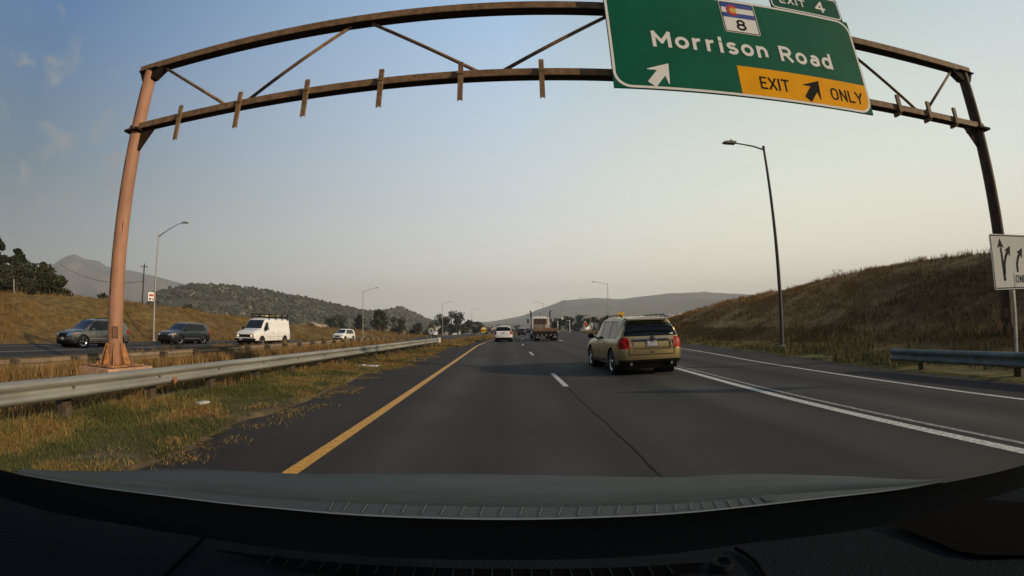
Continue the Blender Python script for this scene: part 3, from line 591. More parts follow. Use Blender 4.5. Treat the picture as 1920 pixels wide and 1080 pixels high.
# ------------------------------------------------------------------ lettering helpers
def arc(cx, cz, rx, rz, a0, a1, n=14): return [(cx+rx*math.cos(R(a0+(a1-a0)*k/n)), cz+rz*math.sin(R(a0+(a1-a0)*k/n))) for k in range(n+1)]
GL = {'M': (.86, [[(0, 0), (0, 1)], [(0, 1), (.43, .30)], [(.43, .30), (.86, 1)], [(.86, 1), (.86, 0)]]),
 'o': (.60, [arc(.30, .35, .30, .35, 0, 360, 24)]), 'r': (.38, [[(0, 0), (0, .70)], arc(.30, .38, .30, .32, 180, 75, 8)]), 'i': (.02, [[(0, 0), (0, .64)], [(.0, .94), (.0, 1.04)]]),
 's': (.48, [arc(.25, .53, .23, .17, 25, 270, 12)+arc(.25, .17, .25, .19, 90, -155, 12)]), 'n': (.50, [[(0, 0), (0, .70)], arc(.25, .42, .25, .28, 180, 0, 12)+[(.50, 0)]]),
 'R': (.66, [[(0, 0), (0, 1)], [(0, 1), (.36, 1)]+arc(.36, .73, .27, .27, 90, -90, 10)+[(0, .46)], [(.32, .46), (.66, 0)]]),
 'a': (.48, [arc(.25, .21, .25, .21, 0, 360, 20), [(.50, 0), (.50, .46)]+arc(.27, .46, .23, .24, 0, 150, 10)]), 'd': (.56, [arc(.28, .35, .28, .35, 0, 360, 22), [(.57, 0), (.57, 1.04)]]),
 'E': (.52, [[(0, 0), (0, 1)], [(0, 1), (.54, 1)], [(0, .52), (.46, .52)], [(0, 0), (.54, 0)]]), 'X': (.64, [[(0, 0), (.64, 1)], [(0, 1), (.64, 0)]]), 'I': (.02, [[(0, 0), (0, 1)]]),
 'T': (.60, [[(-.02, 1), (.64, 1)], [(.31, 0), (.31, 1)]]), 'O': (.64, [arc(.32, .70, .32, .30, 0, 180, 12)+arc(.32, .30, .32, .30, 180, 360, 12)+[(.64, .70)]]), 'N': (.60, [[(0, 0), (0, 1)], [(0, 1), (.60, 0)], [(.60, 0), (.60, 1)]]),
 'L': (.48, [[(0, 1), (0, 0)], [(0, 0), (.52, 0)]]), 'Y': (.66, [[(0, 1), (.33, .46)], [(.66, 1), (.33, .46)], [(.33, .46), (.33, 0)]]), '4': (.62, [[(.46, 0), (.46, 1)], [(.46, 1), (0, .30)], [(0, .30), (.64, .30)]]),
 '8': (.58, [arc(.29, .76, .24, .24, 0, 360, 20), arc(.29, .27, .29, .27, 0, 360, 20)])}
def text_mesh(s, x0, x1, z0, cap, y, m, parent, name, bold=.16, gap=.27):
    """stroked capitals fitted to x0..x1 with capital height cap, in the local XZ plane"""
    pen = 0; items = []
    for ch in s:
        if ch == ' ': pen += .62; continue
        w_, st_ = GL[ch]; items.append((pen, st_)); pen += w_+gap+bold*.6
    tot = pen-gap-bold*.6+bold; sx = (x1-x0)/tot; b = B(); k = 0
    for px_, st_ in items:
        for ln in st_:
            pts = [((px_+a+bold/2)*sx, (bold/2+c*(1-bold))*cap) for a, c in ln]; wd = bold*(cap+sx)/2
            if len(pts) == 2:      # square ends
                d = Vector((pts[1][0]-pts[0][0], pts[1][1]-pts[0][1])).normalized()*wd*.48; pts = [(pts[0][0]-d.x, pts[0][1]-d.y), (pts[1][0]+d.x, pts[1][1]+d.y)]
            P = [Vector(p) for p in pts]; closed = (P[0]-P[-1]).length < 1e-4; Lf, Rt = [], []
            for q in range(len(P)):
                if closed: d = (P[1]-P[-2]).normalized() if q in (0, len(P)-1) else (P[q+1]-P[q-1]).normalized()
                else: d = (P[min(q+1, len(P)-1)]-P[max(q-1, 0)]).normalized()
                nr = Vector((-d.y, d.x))*wd/2; Lf.append(P[q]+nr); Rt.append(P[q]-nr)
            yy_ = y-.0004*k; k = (k+1) % 8
            VL = [b.bm.verts.new((x0+p.x, yy_, z0+p.y)) for p in Lf]; VR = [b.bm.verts.new((x0+p.x, yy_, z0+p.y)) for p in Rt]
            for q in range(len(P)-1): b.bm.faces.new((VL[q], VR[q], VR[q+1], VL[q+1]))
    return b.done(name, m, parent)
def rrect(x0, x1, z0, z1, r, n=8, corners=(1, 1, 1, 1)):
    P = []
    for (cx, cz, a0, k) in ((x1-r, z1-r, 0, 0), (x0+r, z1-r, 90, 1), (x0+r, z0+r, 180, 2), (x1-r, z0+r, 270, 3)):
        if corners[k]: P += [(cx+r*math.cos(R(a0+90*i/n)), cz+r*math.sin(R(a0+90*i/n))) for i in range(n+1)]
        else: P.append(((x1, z1), (x0, z1), (x0, z0), (x1, z0))[k])
    return P
def flat(poly, y, m, parent, name):
    b = B(); f = b.bm.faces.new([b.bm.verts.new((u, y, v)) for u, v in poly]); b.bm.normal_update()
    if f.normal.y > 0: f.normal_flip()
    return b.done(name, m, parent)
def ring(outer, inner, y, m, parent, name):
    b = B(); A = [b.bm.verts.new((u, y, v)) for u, v in outer]; D_ = [b.bm.verts.new((u, y, v)) for u, v in inner]; n = len(A)
    for i in range(n): b.bm.faces.new((A[i], A[(i+1) % n], D_[(i+1) % n], D_[i]))
    return b.done(name, m, parent)
def arrow(cx, cz, ln, ang, sw=.30, hw=.82, hl=.62, barb=.16):
    """arrow polygon: length ln, pointing ang degrees clockwise from up"""
    P = [(0, .5), (hw/2, .5-hl), (hw/2-.02, .5-hl-.02), (sw/2, .5-hl+barb), (sw/2, -.5), (-sw/2, -.5), (-sw/2, .5-hl+barb), (-hw/2+.02, .5-hl-.02), (-hw/2, .5-hl)]
    a = R(-ang); return [(cx+ln*(p[0]*math.cos(a)-p[1]*math.sin(a)), cz+ln*(p[0]*math.sin(a)+p[1]*math.cos(a))) for p in P]
def flatx(poly, y, m, parent, name):      # triangulated, for concave outlines
    b = B(); f = b.bm.faces.new([b.bm.verts.new((u, y, v)) for u, v in poly]); b.bm.normal_update()
    if f.normal.y > 0: f.normal_flip()
    bmesh.ops.triangulate(b.bm, faces=b.bm.faces[:]); return b.done(name, m, parent)
m_green = mat('sign_green', (.001, .115, .066), .75, noise=.12, nscale=.9, spec=.12); m_green2 = mat('tab_green', (.001, .09, .055), .75, spec=.12)
m_sw = mat('sign_white', (.82, .82, .78), .7, spec=.15); m_sy = mat('sign_yellow', (.90, .40, .002), .75, noise=.06, nscale=2, spec=.1); m_sk = mat('sign_black', (.008, .008, .008), .8, spec=.1)
m_back = mat('aluminium_back', (.35, .35, .34), .5, metal=.6)
# ------------------------------------------------------------------ the big green sign
sx0, sW, sz0, sH = 2.60, 7.58, 6.86, 3.10
sg = thing('exit_sign', 'large green overhead exit sign reading Morrison Road, EXIT ONLY', 'exit sign', (sx0*math.cos(GA), GD+sx0*GY-.45, sz0), GA)
b = B(); b.box((0, 0, 0), (sW, .05, sH)); b.done('panel', m_green, sg)
for u in (.9, 3.0, 5.1, 6.9): b = B(); b.box((u-.04, .052, .75), (u+.04, .30, sH-.1)); b.done('mounting_beam', m_back, sg)
o1, o2 = rrect(.012, sW-.012, .012, sH-.012, .42, 10), rrect(.075, sW-.075, .075, sH-.075, .37, 10)
ring(o1, o2, -.006, m_sw, sg, 'border')
yb = rrect(3.29, sW-.078, .078, .90, .34, 10, corners=(0, 0, 0, 1)); yp = flat(yb, -.004, m_sy, sg, 'yellow_panel')
text_mesh('Morrison Road', 1.10, 6.46, 1.235, .50, -.008, m_sw, sg, 'lettering', bold=.20, gap=.30)
flatx(arrow(1.17, .44, .80, 38), -.008, m_sw, sg, 'arrow')
text_mesh('EXIT', 3.88, 4.76, .285, .37, -.008, m_sk, yp, 'lettering', bold=.15, gap=.25)
text_mesh('ONLY', 6.14, 7.30, .265, .37, -.008, m_sk, yp, 'lettering', bold=.15, gap=.25)
flatx(arrow(5.55, .47, .78, 38), -.009, m_sk, yp, 'arrow')
b = B(); b.box((4.92, .003, sH+.004), (7.44, .048, sH+.80)); tb = b.done('exit_tab', m_green2, sg)
ring(rrect(4.94, 7.42, sH+.02, sH+.78, .14), rrect(4.98, 7.38, sH+.06, sH+.74, .11), -.002, m_sw, tb, 'border')
text_mesh('EXIT', 5.24, 6.14, sH+.235, .26, -.004, m_sw, tb, 'lettering', bold=.17); text_mesh('4', 6.50, 6.86, sH+.18, .40, -.004, m_sw, tb, 'lettering', bold=.17)
# state route shield
qx, qz, qs = 3.19, 1.96, 1.07
sh = flat(rrect(qx, qx+qs, qz, qz+qs, .07), -.008, m_sw, sg, 'route_shield')
ring(rrect(qx+.02, qx+qs-.02, qz+.02, qz+qs-.02, .06), rrect(qx+.045, qx+qs-.045, qz+.045, qz+qs-.045, .045), -.011, m_sk, sh, 'outline')
m_blue = mat('flag_blue', (.02, .055, .30), .5); m_red = mat('flag_red', (.50, .02, .02), .5); m_gold = mat('flag_gold', (.72, .42, .03), .5)
flat([(qx+.047, qz+.52), (qx+qs-.047, qz+.52), (qx+qs-.047, qz+.675), (qx+.047, qz+.675)], -.012, m_blue, sh, 'blue_band'); flat([(qx+.047, qz+.865), (qx+qs-.047, qz+.865), (qx+qs-.047, qz+1.02), (qx+.047, qz+1.02)], -.012, m_blue, sh, 'blue_band')
cx, cz = qx+.38, qz+.77; ro, ri = .19, .10
cpoly = [(cx+ro*math.cos(R(a)), cz+ro*math.sin(R(a))) for a in range(38, 323, 12)] + [(cx+ri*math.cos(R(a)), cz+ri*math.sin(R(a))) for a in range(318, 37, -14)]
flatx(cpoly, -.015, m_red, sh, 'red_letter'); flat([(cx+.10*math.cos(R(a)), cz+.10*math.sin(R(a))) for a in range(0, 360, 15)], -.014, m_gold, sh, 'gold_disc')
text_mesh('8', qx+.38, qx+.68, qz+.10, .36, -.012, m_sk, sh, 'lettering', bold=.17)

# ------------------------------------------------------------------ lane control sign on the right
ls = thing('lane_sign', 'white lane sign with two black arrows beside the dark column', 'traffic sign', (9.92, 5.62, 0), R(-6))
b = B(); b.prism(rrect(0, 1.5, 1.80, 2.96, .06), 'y', 0, .012); b.done('sign_plate', mat('lane_sign_white', (.62, .62, .58), .8, spec=.1), ls)
ring(rrect(.02, 1.48, 1.82, 2.94, .05), rrect(.04, 1.46, 1.84, 2.92, .04), -.003, m_sk, ls, 'border')
def curve_band(pts, wd):
    P = [Vector((p[0], p[1])) for p in pts]; Lf, Rt = [], []
    for i, p in enumerate(P):
        d = (P[min(i+1, len(P)-1)]-P[max(i-1, 0)]).normalized(); nrm = Vector((-d.y, d.x)); ww = wd[i] if isinstance(wd, list) else wd
        Lf.append(tuple(p+nrm*ww/2)); Rt.append(tuple(p-nrm*ww/2))
    return Lf+Rt[::-1]
flatx(curve_band([(.40, 1.98), (.375, 2.30), (.36, 2.66)], [.085, .075, .065]), -.003, m_sk, ls, 'arrow'); flatx(arrow(.355, 2.74, .26, -2, sw=.1, hw=.85, hl=.75, barb=.1), -.004, m_sk, ls, 'arrow')
flatx(curve_band([(.41, 2.12), (.43, 2.32), (.50, 2.48), (.60, 2.60)], .075), -.003, m_sk, ls, 'arrow'); flatx(arrow(.63, 2.62, .25, 38, sw=.1, hw=.85, hl=.8, barb=.1), -.004, m_sk, ls, 'arrow')
flatx(curve_band([(.90, 2.16), (.90, 2.32), (.96, 2.46), (1.05, 2.56)], .075), -.003, m_sk, ls, 'arrow'); flatx(arrow(1.08, 2.58, .25, 38, sw=.1, hw=.85, hl=.8, barb=.1), -.004, m_sk, ls, 'arrow')
flat([(.735, 1.84), (.75, 1.84), (.75, 2.14), (.735, 2.14)], -.003, m_sk, ls, 'divider'); text_mesh('ONLY', .80, 1.36, 1.93, .165, -.004, m_sk, ls, 'lettering', bold=.15)
b = B(); b.box((.70, .02, -.35), (.76, .07, 2.9)); b.done('post', mat('galvanised_steel', (.36, .36, .34), .45, metal=.7, noise=.2, nscale=6), ls)

# ------------------------------------------------------------------ guardrails
m_galv2 = mat('rusty_guardrail_steel', (.20, .155, .105), .8, noise=.3, nscale=2); m_galv = mat('weathered_galvanised', (.25, .25, .22), .55, metal=.25, noise=.25, nscale=2.5, stretch=(1, .3, 3))
m_wood = mat('treated_wood_post', (.075, .055, .038), .9, noise=.4, nscale=9)
def guardrail(name, label, pts, top, side, postm, sp=1.9, railm=None, over=None, cap0=False, cap1=True):
    """pts: (x, y) path; side: +1 = corrugation faces +X"""
    t = thing(name, label, 'guardrail', (pts[0][0], pts[0][1], 0))
    ox, oy = pts[0]; P = [Vector((p[0]-ox, p[1]-oy, 0)) for p in pts]
    # resample
    D_ = [0]; 
    for a, c in zip(P, P[1:]): D_.append(D_[-1]+(c-a).length)
    nseg = int(D_[-1]/.5); dd = np.linspace(0, D_[-1], nseg+1); px = np.interp(dd, D_, [p.x for p in P]); py = np.interp(dd, D_, [p.y for p in P])
    prof = [(.0, .155), (.02, .15), (.055, .125), (.08, .105), (.08, .075), (.045, .04), (.004, .018), (.0, 0), (.004, -.018), (.045, -.04), (.08, -.075), (.08, -.105), (.055, -.125), (.02, -.15), (.0, -.155)]
    b = B(); rings = []
    for i in range(len(dd)):
        d = Vector((px[min(i+1, nseg)]-px[max(i-1, 0)], py[min(i+1, nseg)]-py[max(i-1, 0)], 0)).normalized(); nrm = Vector((d.y, -d.x, 0))*side
        zt = top(py[i]+oy)-.155
        rings.append([b.bm.verts.new(Vector((px[i], py[i], zt+h))+nrm*o_) for o_, h in prof])
    for a, c in zip(rings, rings[1:]):
        for k in range(len(prof)-1): b.bm.faces.new((a[k], c[k], c[k+1], a[k+1]))
    bmesh.ops.recalc_face_normals(b.bm, faces=b.bm.faces[:])
    rail = b.done('rail_beam', railm or m_galv, t, smooth=True)
    md = rail.modifiers.new('t', 'SOLIDIFY'); md.thickness = .006; md.offset = 0
    # bolts and splices
    b = B()
    for d0 in np.arange(.9, D_[-1], sp):
        x_, y_ = np.interp(d0, dd, px), np.interp(d0, dd, py); zt = top(y_+oy)-.155
        b.tube((x_+side*.004, y_, zt), (x_+side*.028, y_, zt), .022, n=8)
    b.done('bolts', mat('rusty_bolt', (.09, .06, .04), .8), t)
    for d0 in np.arange(.9, D_[-1]+.2, sp):
        d0 = min(d0, D_[-1]-.1); x_, y_ = float(np.interp(d0, dd, px)), float(np.interp(d0, dd, py)); zt = top(y_+oy); g_ = gz(x_+ox, y_+oy)-.25
        b = B(); b.box((x_-side*.02, y_-.09, zt-.30), (x_-side*.16, y_+.09, zt-.04)); b.box((x_-side*.161, y_-.08, g_), (x_-side*.32, y_+.08, zt-.05), .008)
        b.done('post', postm, t)
    if cap1:
        b = B(); x_, y_ = px[-1], py[-1]; zt = top(y_+oy); b.box((x_-.03, y_-.002, zt-.36), (x_+.18*side, y_+.06, zt+.02), .01); b.box((x_+.02*side, y_+.061, zt-.34), (x_+.14*side, y_+.064, zt))
        b.done('end_plate', m_sw, t)
    if cap0: pass
    return t
topN = lambda y: .72+float(drop(y)); 
rail_n = guardrail('guardrail', 'long galvanised guardrail nearest the road, running below the orange column', [(-5.95, -4), (-6.07, 3.3), (-6.15, 9), (-5.95, 15), (-5.55, 22), (-5.2, 28), (-4.95, 33)], topN, 1, m_wood)
b = B(); b.tube((.25, 13.25, .50), (.262, 13.25, .50), .045, n=10); 
o = B(); o.prism([(10.6, .50), (10.63, .545), (10.69, .54), (10.70, .49), (10.67, .44), (10.62, .43)], 'x', -.005+.0, .012); o.done('orange_tag', mat('orange_reflector', (.30, .11, .04), .7), rail_n); b.bm.free()
guardrail('guardrail', 'guardrail half hidden in tall grass, in front of the far carriageway', [(-13.9, -6), (-13.9, 24), (-14.1, 40), (-14.4, 55)], lambda y: .38+float(drop(y))+float(np.interp(y, [0, 20, 40, 66], [0, .1, .12, -.2])), -1, m_wood, 2.2, m_galv2, cap1=False)
guardrail('guardrail', 'short dark guardrail on the right shoulder with square posts', [(9.95, -6), (9.95, 3), (10.0, 8.75)], lambda y: .54, -1, m_wood, 2.6, mat('shaded_galvanised', (.13, .155, .15), .7, noise=.25, nscale=3, spec=.2), cap1=False)  # the bank's shade on this rail is put into a darker steel colour

# ------------------------------------------------------------------ lamp posts
m_pole = mat('lamp_pole_steel', (.30, .29, .27), .5, metal=.4, noise=.12, nscale=2); m_shade_pole = mat('shaded_lamp_pole', (.05, .045, .04), .6)  # second pole colour is darker to carry the nearest right lamp's shaded side
def lamp(label, x, y, h, side, arm, rise, m=m_pole, group='street lamps along the highway', z=None, rz=0):
    z0 = gz(x, y) if z is None else z
    t = thing('street_lamp', label, 'street lamp', (x, y, z0), rz, group)
    b = B(); b.tube((0, 0, -.2), (0, 0, h), .105, .06, 12); b.tube((0, 0, h-.05), (0, 0, h+.12), .075, .075, 12); b.done('pole', m, t, angle=40)
    b = B(); b.tube((0, 0, -.1), (0, 0, .10), .20, .20, 12); b.tube((0, 0, .10), (0, 0, .16), .20, .12, 12); b.done('base', mat('lamp_base', (.30, .27, .23), .8), t)
    b = B(); s = side; A = [(0, 0, h-.08), (s*arm*.35, 0, h+rise*.42), (s*arm*.75, 0, h+rise*.88), (s*arm*.97, 0, h+rise*1.0)]
    b.path(A, [.05, .042, .036, .032], 8); b.done('arm', m, t, smooth=True)
    b = B(); xe = s*arm; b.prism([(xe-.1*s, h+rise+.06), (xe+.2*s, h+rise+.09), (xe+.55*s, h+rise+.03), (xe+.66*s, h+rise-.02), (xe+.5*s, h+rise-.07), (xe-.05*s, h+rise-.05)], 'y', -.13, .13)
    b.tube((xe+.15*s, 0, h+rise+.08), (xe+.15*s, 0, h+rise+.19), .035, n=8); b.done('lamp_head', m, t)
    return t
lamp('tall dark street lamp standing against the right bank', 13.17, 18.41, 9.95, -1, 1.75, .12, m_shade_pole)
lamp('grey street lamp on the far left, left of the dark crossover', -31.6, 32.4, 9.6, 1, 2.9, 1.0)
lamp('grey street lamp just right of the white off-road car', -30.8, 93.5, 10.3, 1, 3.0, .8)
lamp('grey street lamp beyond the end of the near guardrail', -19.8, 142, 9.8, 1, 2.6, .8, z=-.6)
lamp('street lamp rising in front of the bunched dark trees', -33.2, 190, 7.5, 1, 3.6, 1.2, z=-2.2)
lamp('faint hazy street lamp left of the white crossover', -15.2, 209, 10.6, 1, 2.8, .8, z=-1)
lamp('fainter hazy street lamp close to the white crossover', -12.2, 300, 10, 1, 2.8, .8, z=-2.5)
lamp('street lamp right behind the gold car roof', 22.6, 93.5, 9.7, -1, 2.9, .55, z=.6)
lamp('street lamp beyond the exit ramp, left of the gold car', 28.2, 142, 10.0, -1, 2.8, .6, z=0)
lamp('small street lamp rising behind the flatbed truck', 14.0, 156, 10.3, -1, 2.8, .5, z=-.6)
for i, (x, y, h) in enumerate([(17.9, 146, 3.2), (21.9, 146, 3.4)]):
    t = thing('marker_post', 'thin white post beside the exit ramp, %s of a pair' % ('left' if i == 0 else 'right'), 'post', (x, y, 0), 0, 'white posts beside the exit ramp')
    b = B(); b.tube((0, 0, -.9), (0, 0, h-.25), .10, .08, 8); b.done('shaft', m_sw, t); b = B(); b.ico((0, 0, h-.12), .15, 2); b.done('top', m_sw, t, smooth=True)


# ------------------------------------------------------------------ vehicles
def smooth1(a, k):
    for _ in range(k): a = np.concatenate([a[:1], (a[:-2]+2*a[1:-1]+a[2:])/4, a[-1:]])
    return a
def in_poly(p, poly):
    x, y = p; c = False; n = len(poly)
    for i in range(n):
        x1, y1 = poly[i]; x2, y2 = poly[(i+1) % n]
        if (y1 > y) != (y2 > y) and x < (x2-x1)*(y-y1)/(y2-y1)+x1: c = not c
    return c
def shell(st, dy=.07, sm=2, crown=.03, shoulder=.03, tumble=.45):
    """car body skin. stations (y, zb, zbelt, ztop, wl, wb, wt): underside, beltline, top; half widths low, at the belt, at the roof edge"""
    st = np.array(st, float); y0, y1 = st[0, 0], st[-1, 0]; n = int((y1-y0)/dy)+1
    yy = np.unique(np.round(np.concatenate([np.linspace(y0, y1, n), st[:, 0]]), 4)); P = [smooth1(np.interp(yy, st[:, 0], st[:, k]), sm) for k in range(1, 7)]
    bm = bmesh.new(); rings = []
    for i, y in enumerate(yy):
        zb, zl, zt, wl, wb, wt = [p[i] for p in P]; hh = max(zt-zl, .012); e = min(.10, hh*.45)
        wm = max(wl, wb)+.015
        half = [(0, zb), (wl*.6, zb), (wl-.05, zb), (wl-.012, zb+.03), (wl, zb+.09), (wl+(wm-wl)*.6, zb+(zl-zb)*.35), (wm, zb+(zl-zb)*.58), (wb+(wm-wb)*.5, zb+(zl-zb)*.84), (wb, zl-.015), (wb-shoulder*.6, zl+.004*1),
                (wb-shoulder-(wb-shoulder-wt)*.33, zl+(hh-e)*.36), (wb-shoulder-(wb-shoulder-wt)*.68, zl+(hh-e)*.7), (wt, zt-e), (wt-.03, zt-e*.45), (wt-.09, zt-e*.12), (wt*.62, zt+crown*.5), (wt*.3, zt+crown*.9), (0, zt+crown)]
        full = half + [(-a, b_) for a, b_ in half[-2:0:-1]]
        rings.append([bm.verts.new((a, y, b_)) for a, b_ in full])
    m_ = len(rings[0])
    for a, c in zip(rings, rings[1:]):
        for k in range(m_): bm.faces.new((a[k], a[(k+1) % m_], c[(k+1) % m_], c[k]))
    for rg in (rings[0], rings[-1]):
        for k in range(1, m_//2):        # cap as horizontal strips
            a, b_, c, d = rg[k-1 if k > 1 else 0], rg[k], rg[m_-k], rg[m_-k+1 if k > 1 else 0]
            vs = [v for j, v in enumerate((a, b_, c, d)) if v not in (a, b_, c, d)[:j]]
            if len(vs) > 2: bm.faces.new(vs)
        bm.faces.new((rg[m_//2-1], rg[m_//2], rg[m_//2+1]))
    bmesh.ops.recalc_face_normals(bm, faces=bm.faces[:]); bm.normal_update()
    return bm
def sel_faces(bm, poly, view, rngy=None):
    u0, u1 = min(p[0] for p in poly), max(p[0] for p in poly); v0, v1 = min(p[1] for p in poly), max(p[1] for p in poly); out = []
    for f in bm.faces:
        n = f.normal
        if view in ('L', 'R'):
            s = -1 if view == 'L' else 1
            if n.x*s < .2: continue
            q = [(v.co.y, v.co.z) for v in f.verts]
        else:
            s = 1 if view == 'F' else -1
            if n.y*s < .12: continue
            q = [(v.co.x, v.co.z) for v in f.verts]
        if rngy:
            cy = f.calc_center_median().y
            if not rngy[0] <= cy <= rngy[1]: continue
        if max(a for a, _ in q) < u0 or min(a for a, _ in q) > u1 or max(b_ for _, b_ in q) < v0 or min(b_ for _, b_ in q) > v1: continue
        out.append(f)
    return out
def carve(bm, poly, view, rngy=None):
    ax = Vector((1, 0, 0)) if view in ('L', 'R') else Vector((0, 1, 0))
    to3 = (lambda p: Vector((0, p[0], p[1]))) if view in ('L', 'R') else (lambda p: Vector((p[0], 0, p[1])))
    for i in range(len(poly)):
        a, b_ = to3(poly[i]), to3(poly[(i+1) % len(poly)]); nrm = (b_-a).cross(ax)
        if nrm.length < 1e-6: continue
        fs = sel_faces(bm, poly, view, rngy); g = set(fs)
        for f in fs: g.update(f.edges); g.update(f.verts)
        bmesh.ops.bisect_plane(bm, geom=list(g), dist=1e-5, plane_co=a, plane_no=nrm.normalized())
    bm.normal_update(); out = []
    for f in sel_faces(bm, poly, view, rngy):
        c = f.calc_center_median(); p = (c.y, c.z) if view in ('L', 'R') else (c.x, c.z)
        if in_poly(p, poly): out.append(f)
    return out
def take(bm, faces, name, m, parent, off=0.0):
    """cut faces out of the skin into a part of their own"""
    if not faces: return None
    nb = bmesh.new(); mp = {}
    for f in faces:
        vs = []
        for v in f.verts:
            if v not in mp: mp[v] = nb.verts.new(v.co + v.normal*off)
            vs.append(mp[v])
        nb.faces.new(vs)
    bmesh.ops.delete(bm, geom=faces, context='FACES'); nb.normal_update()
    me = bpy.data.meshes.new(name); nb.to_mesh(me); nb.free(); me.shade_smooth(); return link(name, me, m, parent)
m_glass = mat('car_glass', (.012, .015, .017), .05, spec=.6); m_glass2 = mat('tinted_glass', (.005, .006, .007), .06, spec=.32)
m_tyre = mat('tyre_rubber', (.014, .014, .014), .85); m_blk = mat('black_plastic', (.010, .010, .010), .7, spec=.2); m_chr = mat('chrome', (.82, .81, .79), .18, metal=1.0); m_alu = mat('alloy', (.55, .54, .52), .28, metal=.9)
m_tail = mat('tail_lamp_red', (.26, .004, .003), .4, spec=.15); m_tailc = mat('tail_lamp_clear', (.40, .12, .09), .35, spec=.3)
m_head = mat('headlamp', (.55, .52, .45), .08, metal=.6, coat=1); m_amber = mat('amber_lens', (.75, .27, .05), .15, coat=1); m_plate = mat('licence_plate', (.50, .50, .52), .5, col2=(.20, .20, .26), nscale=26); m_und = mat('underbody', (.004, .004, .004), .95, spec=.05)
def wheel(parent, x, y, r, wd, spokes=5, rim_m=None, style='spoke'):
    s = 1 if x > 0 else -1; rim_m = rim_m or m_alu
    b = B(); rr = r*.66
    b.lathe([(rr, -wd/2*.9), (r*.9, -wd/2), (r*.985, -wd/2*.8), (r, -wd*.2), (r, wd*.2), (r*.985, wd/2*.8), (r*.9, wd/2), (rr, wd/2*.9), (rr, -wd/2*.9)], (x-s*wd/2, y, r), 28, 'x')
    w_ = b.done('wheel', m_tyre, parent, angle=35)
    b = B(); xo = x-s*.015
    b.lathe([(rr+.004, 0), (rr-.018, -s*.012), (rr-.03, -s*.10)], (xo, y, r), 28, 'x')
    for k in range(spokes):
        a = 2*math.pi*k/spokes+.3; ca, sa = math.cos(a), math.sin(a); tw = .13 if style == 'spoke' else .22
        for (ra, wa, xb), (rb, wb_, xc) in (((.0, .5, -.015), (rr*.5, .30, -.012)), ((rr*.5, .30, -.012), (rr-.01, .42, -.02))):
            q = []
            for rr2, wv, xx in ((ra, wa, xb), (rb, wb_, xc)):
                hw = wv*tw*rr*1.3
                for sg in (-1, 1): q.append((xo+s*xx, y+ca*rr2-sa*hw*sg, r+sa*rr2+ca*hw*sg))
            b.quad(q[0], q[1], q[3], q[2])
    b.lathe([(.0, -s*.004), (.05, -s*.004), (.06, -s*.02)], (xo, y, r), 14, 'x')
    bmesh.ops.recalc_face_normals(b.bm, faces=b.bm.faces[:])
    b.done('rim', rim_m, w_, angle=35)
    b = B(); b.tube((xo-s*.045, y, r), (xo-s*.055, y, r), rr-.01, n=20); b.done('brake_disc', m_und, w_)
    return w_
def arch(yc, r, up=0.0, n=14):
    return [(yc+r*math.cos(R(a)), r*.86+up+r*math.sin(R(a))*1.0) for a in np.linspace(-12, 192, n)] + [(yc-r*.99, -.2), (yc+r*.99, -.2)]
def seams(bm, polys, view, mi):
    for p in polys:
        for f in carve(bm, p, view): f.material_index = mi
def lineq(a, b_, wd=.012):
    (x1, y1), (x2, y2) = a, b_; l = math.hypot(x2-x1, y2-y1); nx_, ny_ = -(y2-y1)/l*wd/2, (x2-x1)/l*wd/2
    return [(x1+nx_, y1+ny_), (x2+nx_, y2+ny_), (x2-nx_, y2-ny_), (x1-nx_, y1-ny_)]
def car(name, label, cat, x, y, rz, st, paint, opt):
    """opt: dict with wheels (yf, yr, r, track), windows side polys, windscreen, rear glass, lamps ..."""
    t = thing(name, label, cat, (x, y, opt.get('z', 0)), rz, opt.get('group'))
    bm = shell(st, sm=opt.get('sm', 2), crown=opt.get('crown', .03)); yf, yr, r, hw = opt['wheels']
    for v in 'LR':
        for yc in (yf, yr): bmesh.ops.delete(bm, geom=carve(bm, arch(yc, r+.055, .02), v), context='FACES')
    parts = []
    for nm, m, poly, views, ry in opt['parts']:
        for v in views:
            fs = carve(bm, poly, v, ry)
            o = take(bm, fs, nm, m, t, opt.get('off', {}).get(nm, 0.0))
    seams(bm, opt.get('seams', []), 'L', 1); seams(bm, opt.get('seams', []), 'R', 1)
    if opt.get('cladz'):
        for f in bm.faces:
            if f.calc_center_median().z < opt['cladz']: f.material_index = 1
    # rubber edge: thin the body a little so that glass openings have depth
    me = bpy.data.meshes.new('body'); bm.to_mesh(me); bm.free(); me.shade_smooth(); me.set_sharp_from_angle(angle=R(38)); link('body', me, [paint, m_blk], t)
    b = B(); L0, L1 = st[0][0]+.12, st[-1][0]-.12; b.box((-hw*.86, L0, .20), (hw*.86, L1, .40))
    b.box((-hw*.70, yr-r-.1, .30), (hw*.70, yf+r+.1, .80))
    for yc in (yf, yr):
        for s in (-1, 1): b.lathe([(r+.10, s*(hw-.02)), (r+.10, s*hw*.55), (.02, s*hw*.55)], (0, yc, r), 22, 'x')
    b.done('underbody', m_und, t)
    b = B(); b.box((-hw*.8, yr, .78), (hw*.8, yf-.9, .82)) ; b.done('cabin_floor', m_und, t)
    for yc in (yf, yr):
        for s in (-1, 1): wheel(t, s*hw, yc, r, .24, opt.get('spokes', 5), opt.get('rim'))
    for s in (-1, 1):
        ym, zm, wmm = opt['mirror']; b = B(); b.ico((s*(wmm+.14), ym, zm), .115, 2, (1, .55, .75)); b.tube((s*(wmm-.05), ym-.02, zm-.07), (s*(wmm+.12), ym, zm-.03), .028, n=8)
        b.done('wing_mirror', opt.get('mirror_m', paint), t, smooth=True)
    for fn in opt.get('extra', []): fn(t)
    return t
def paint_m(name, col, metal=.55, rough=.32): return mat(name, col, rough, metal=metal, coat=.8, spec=.5)

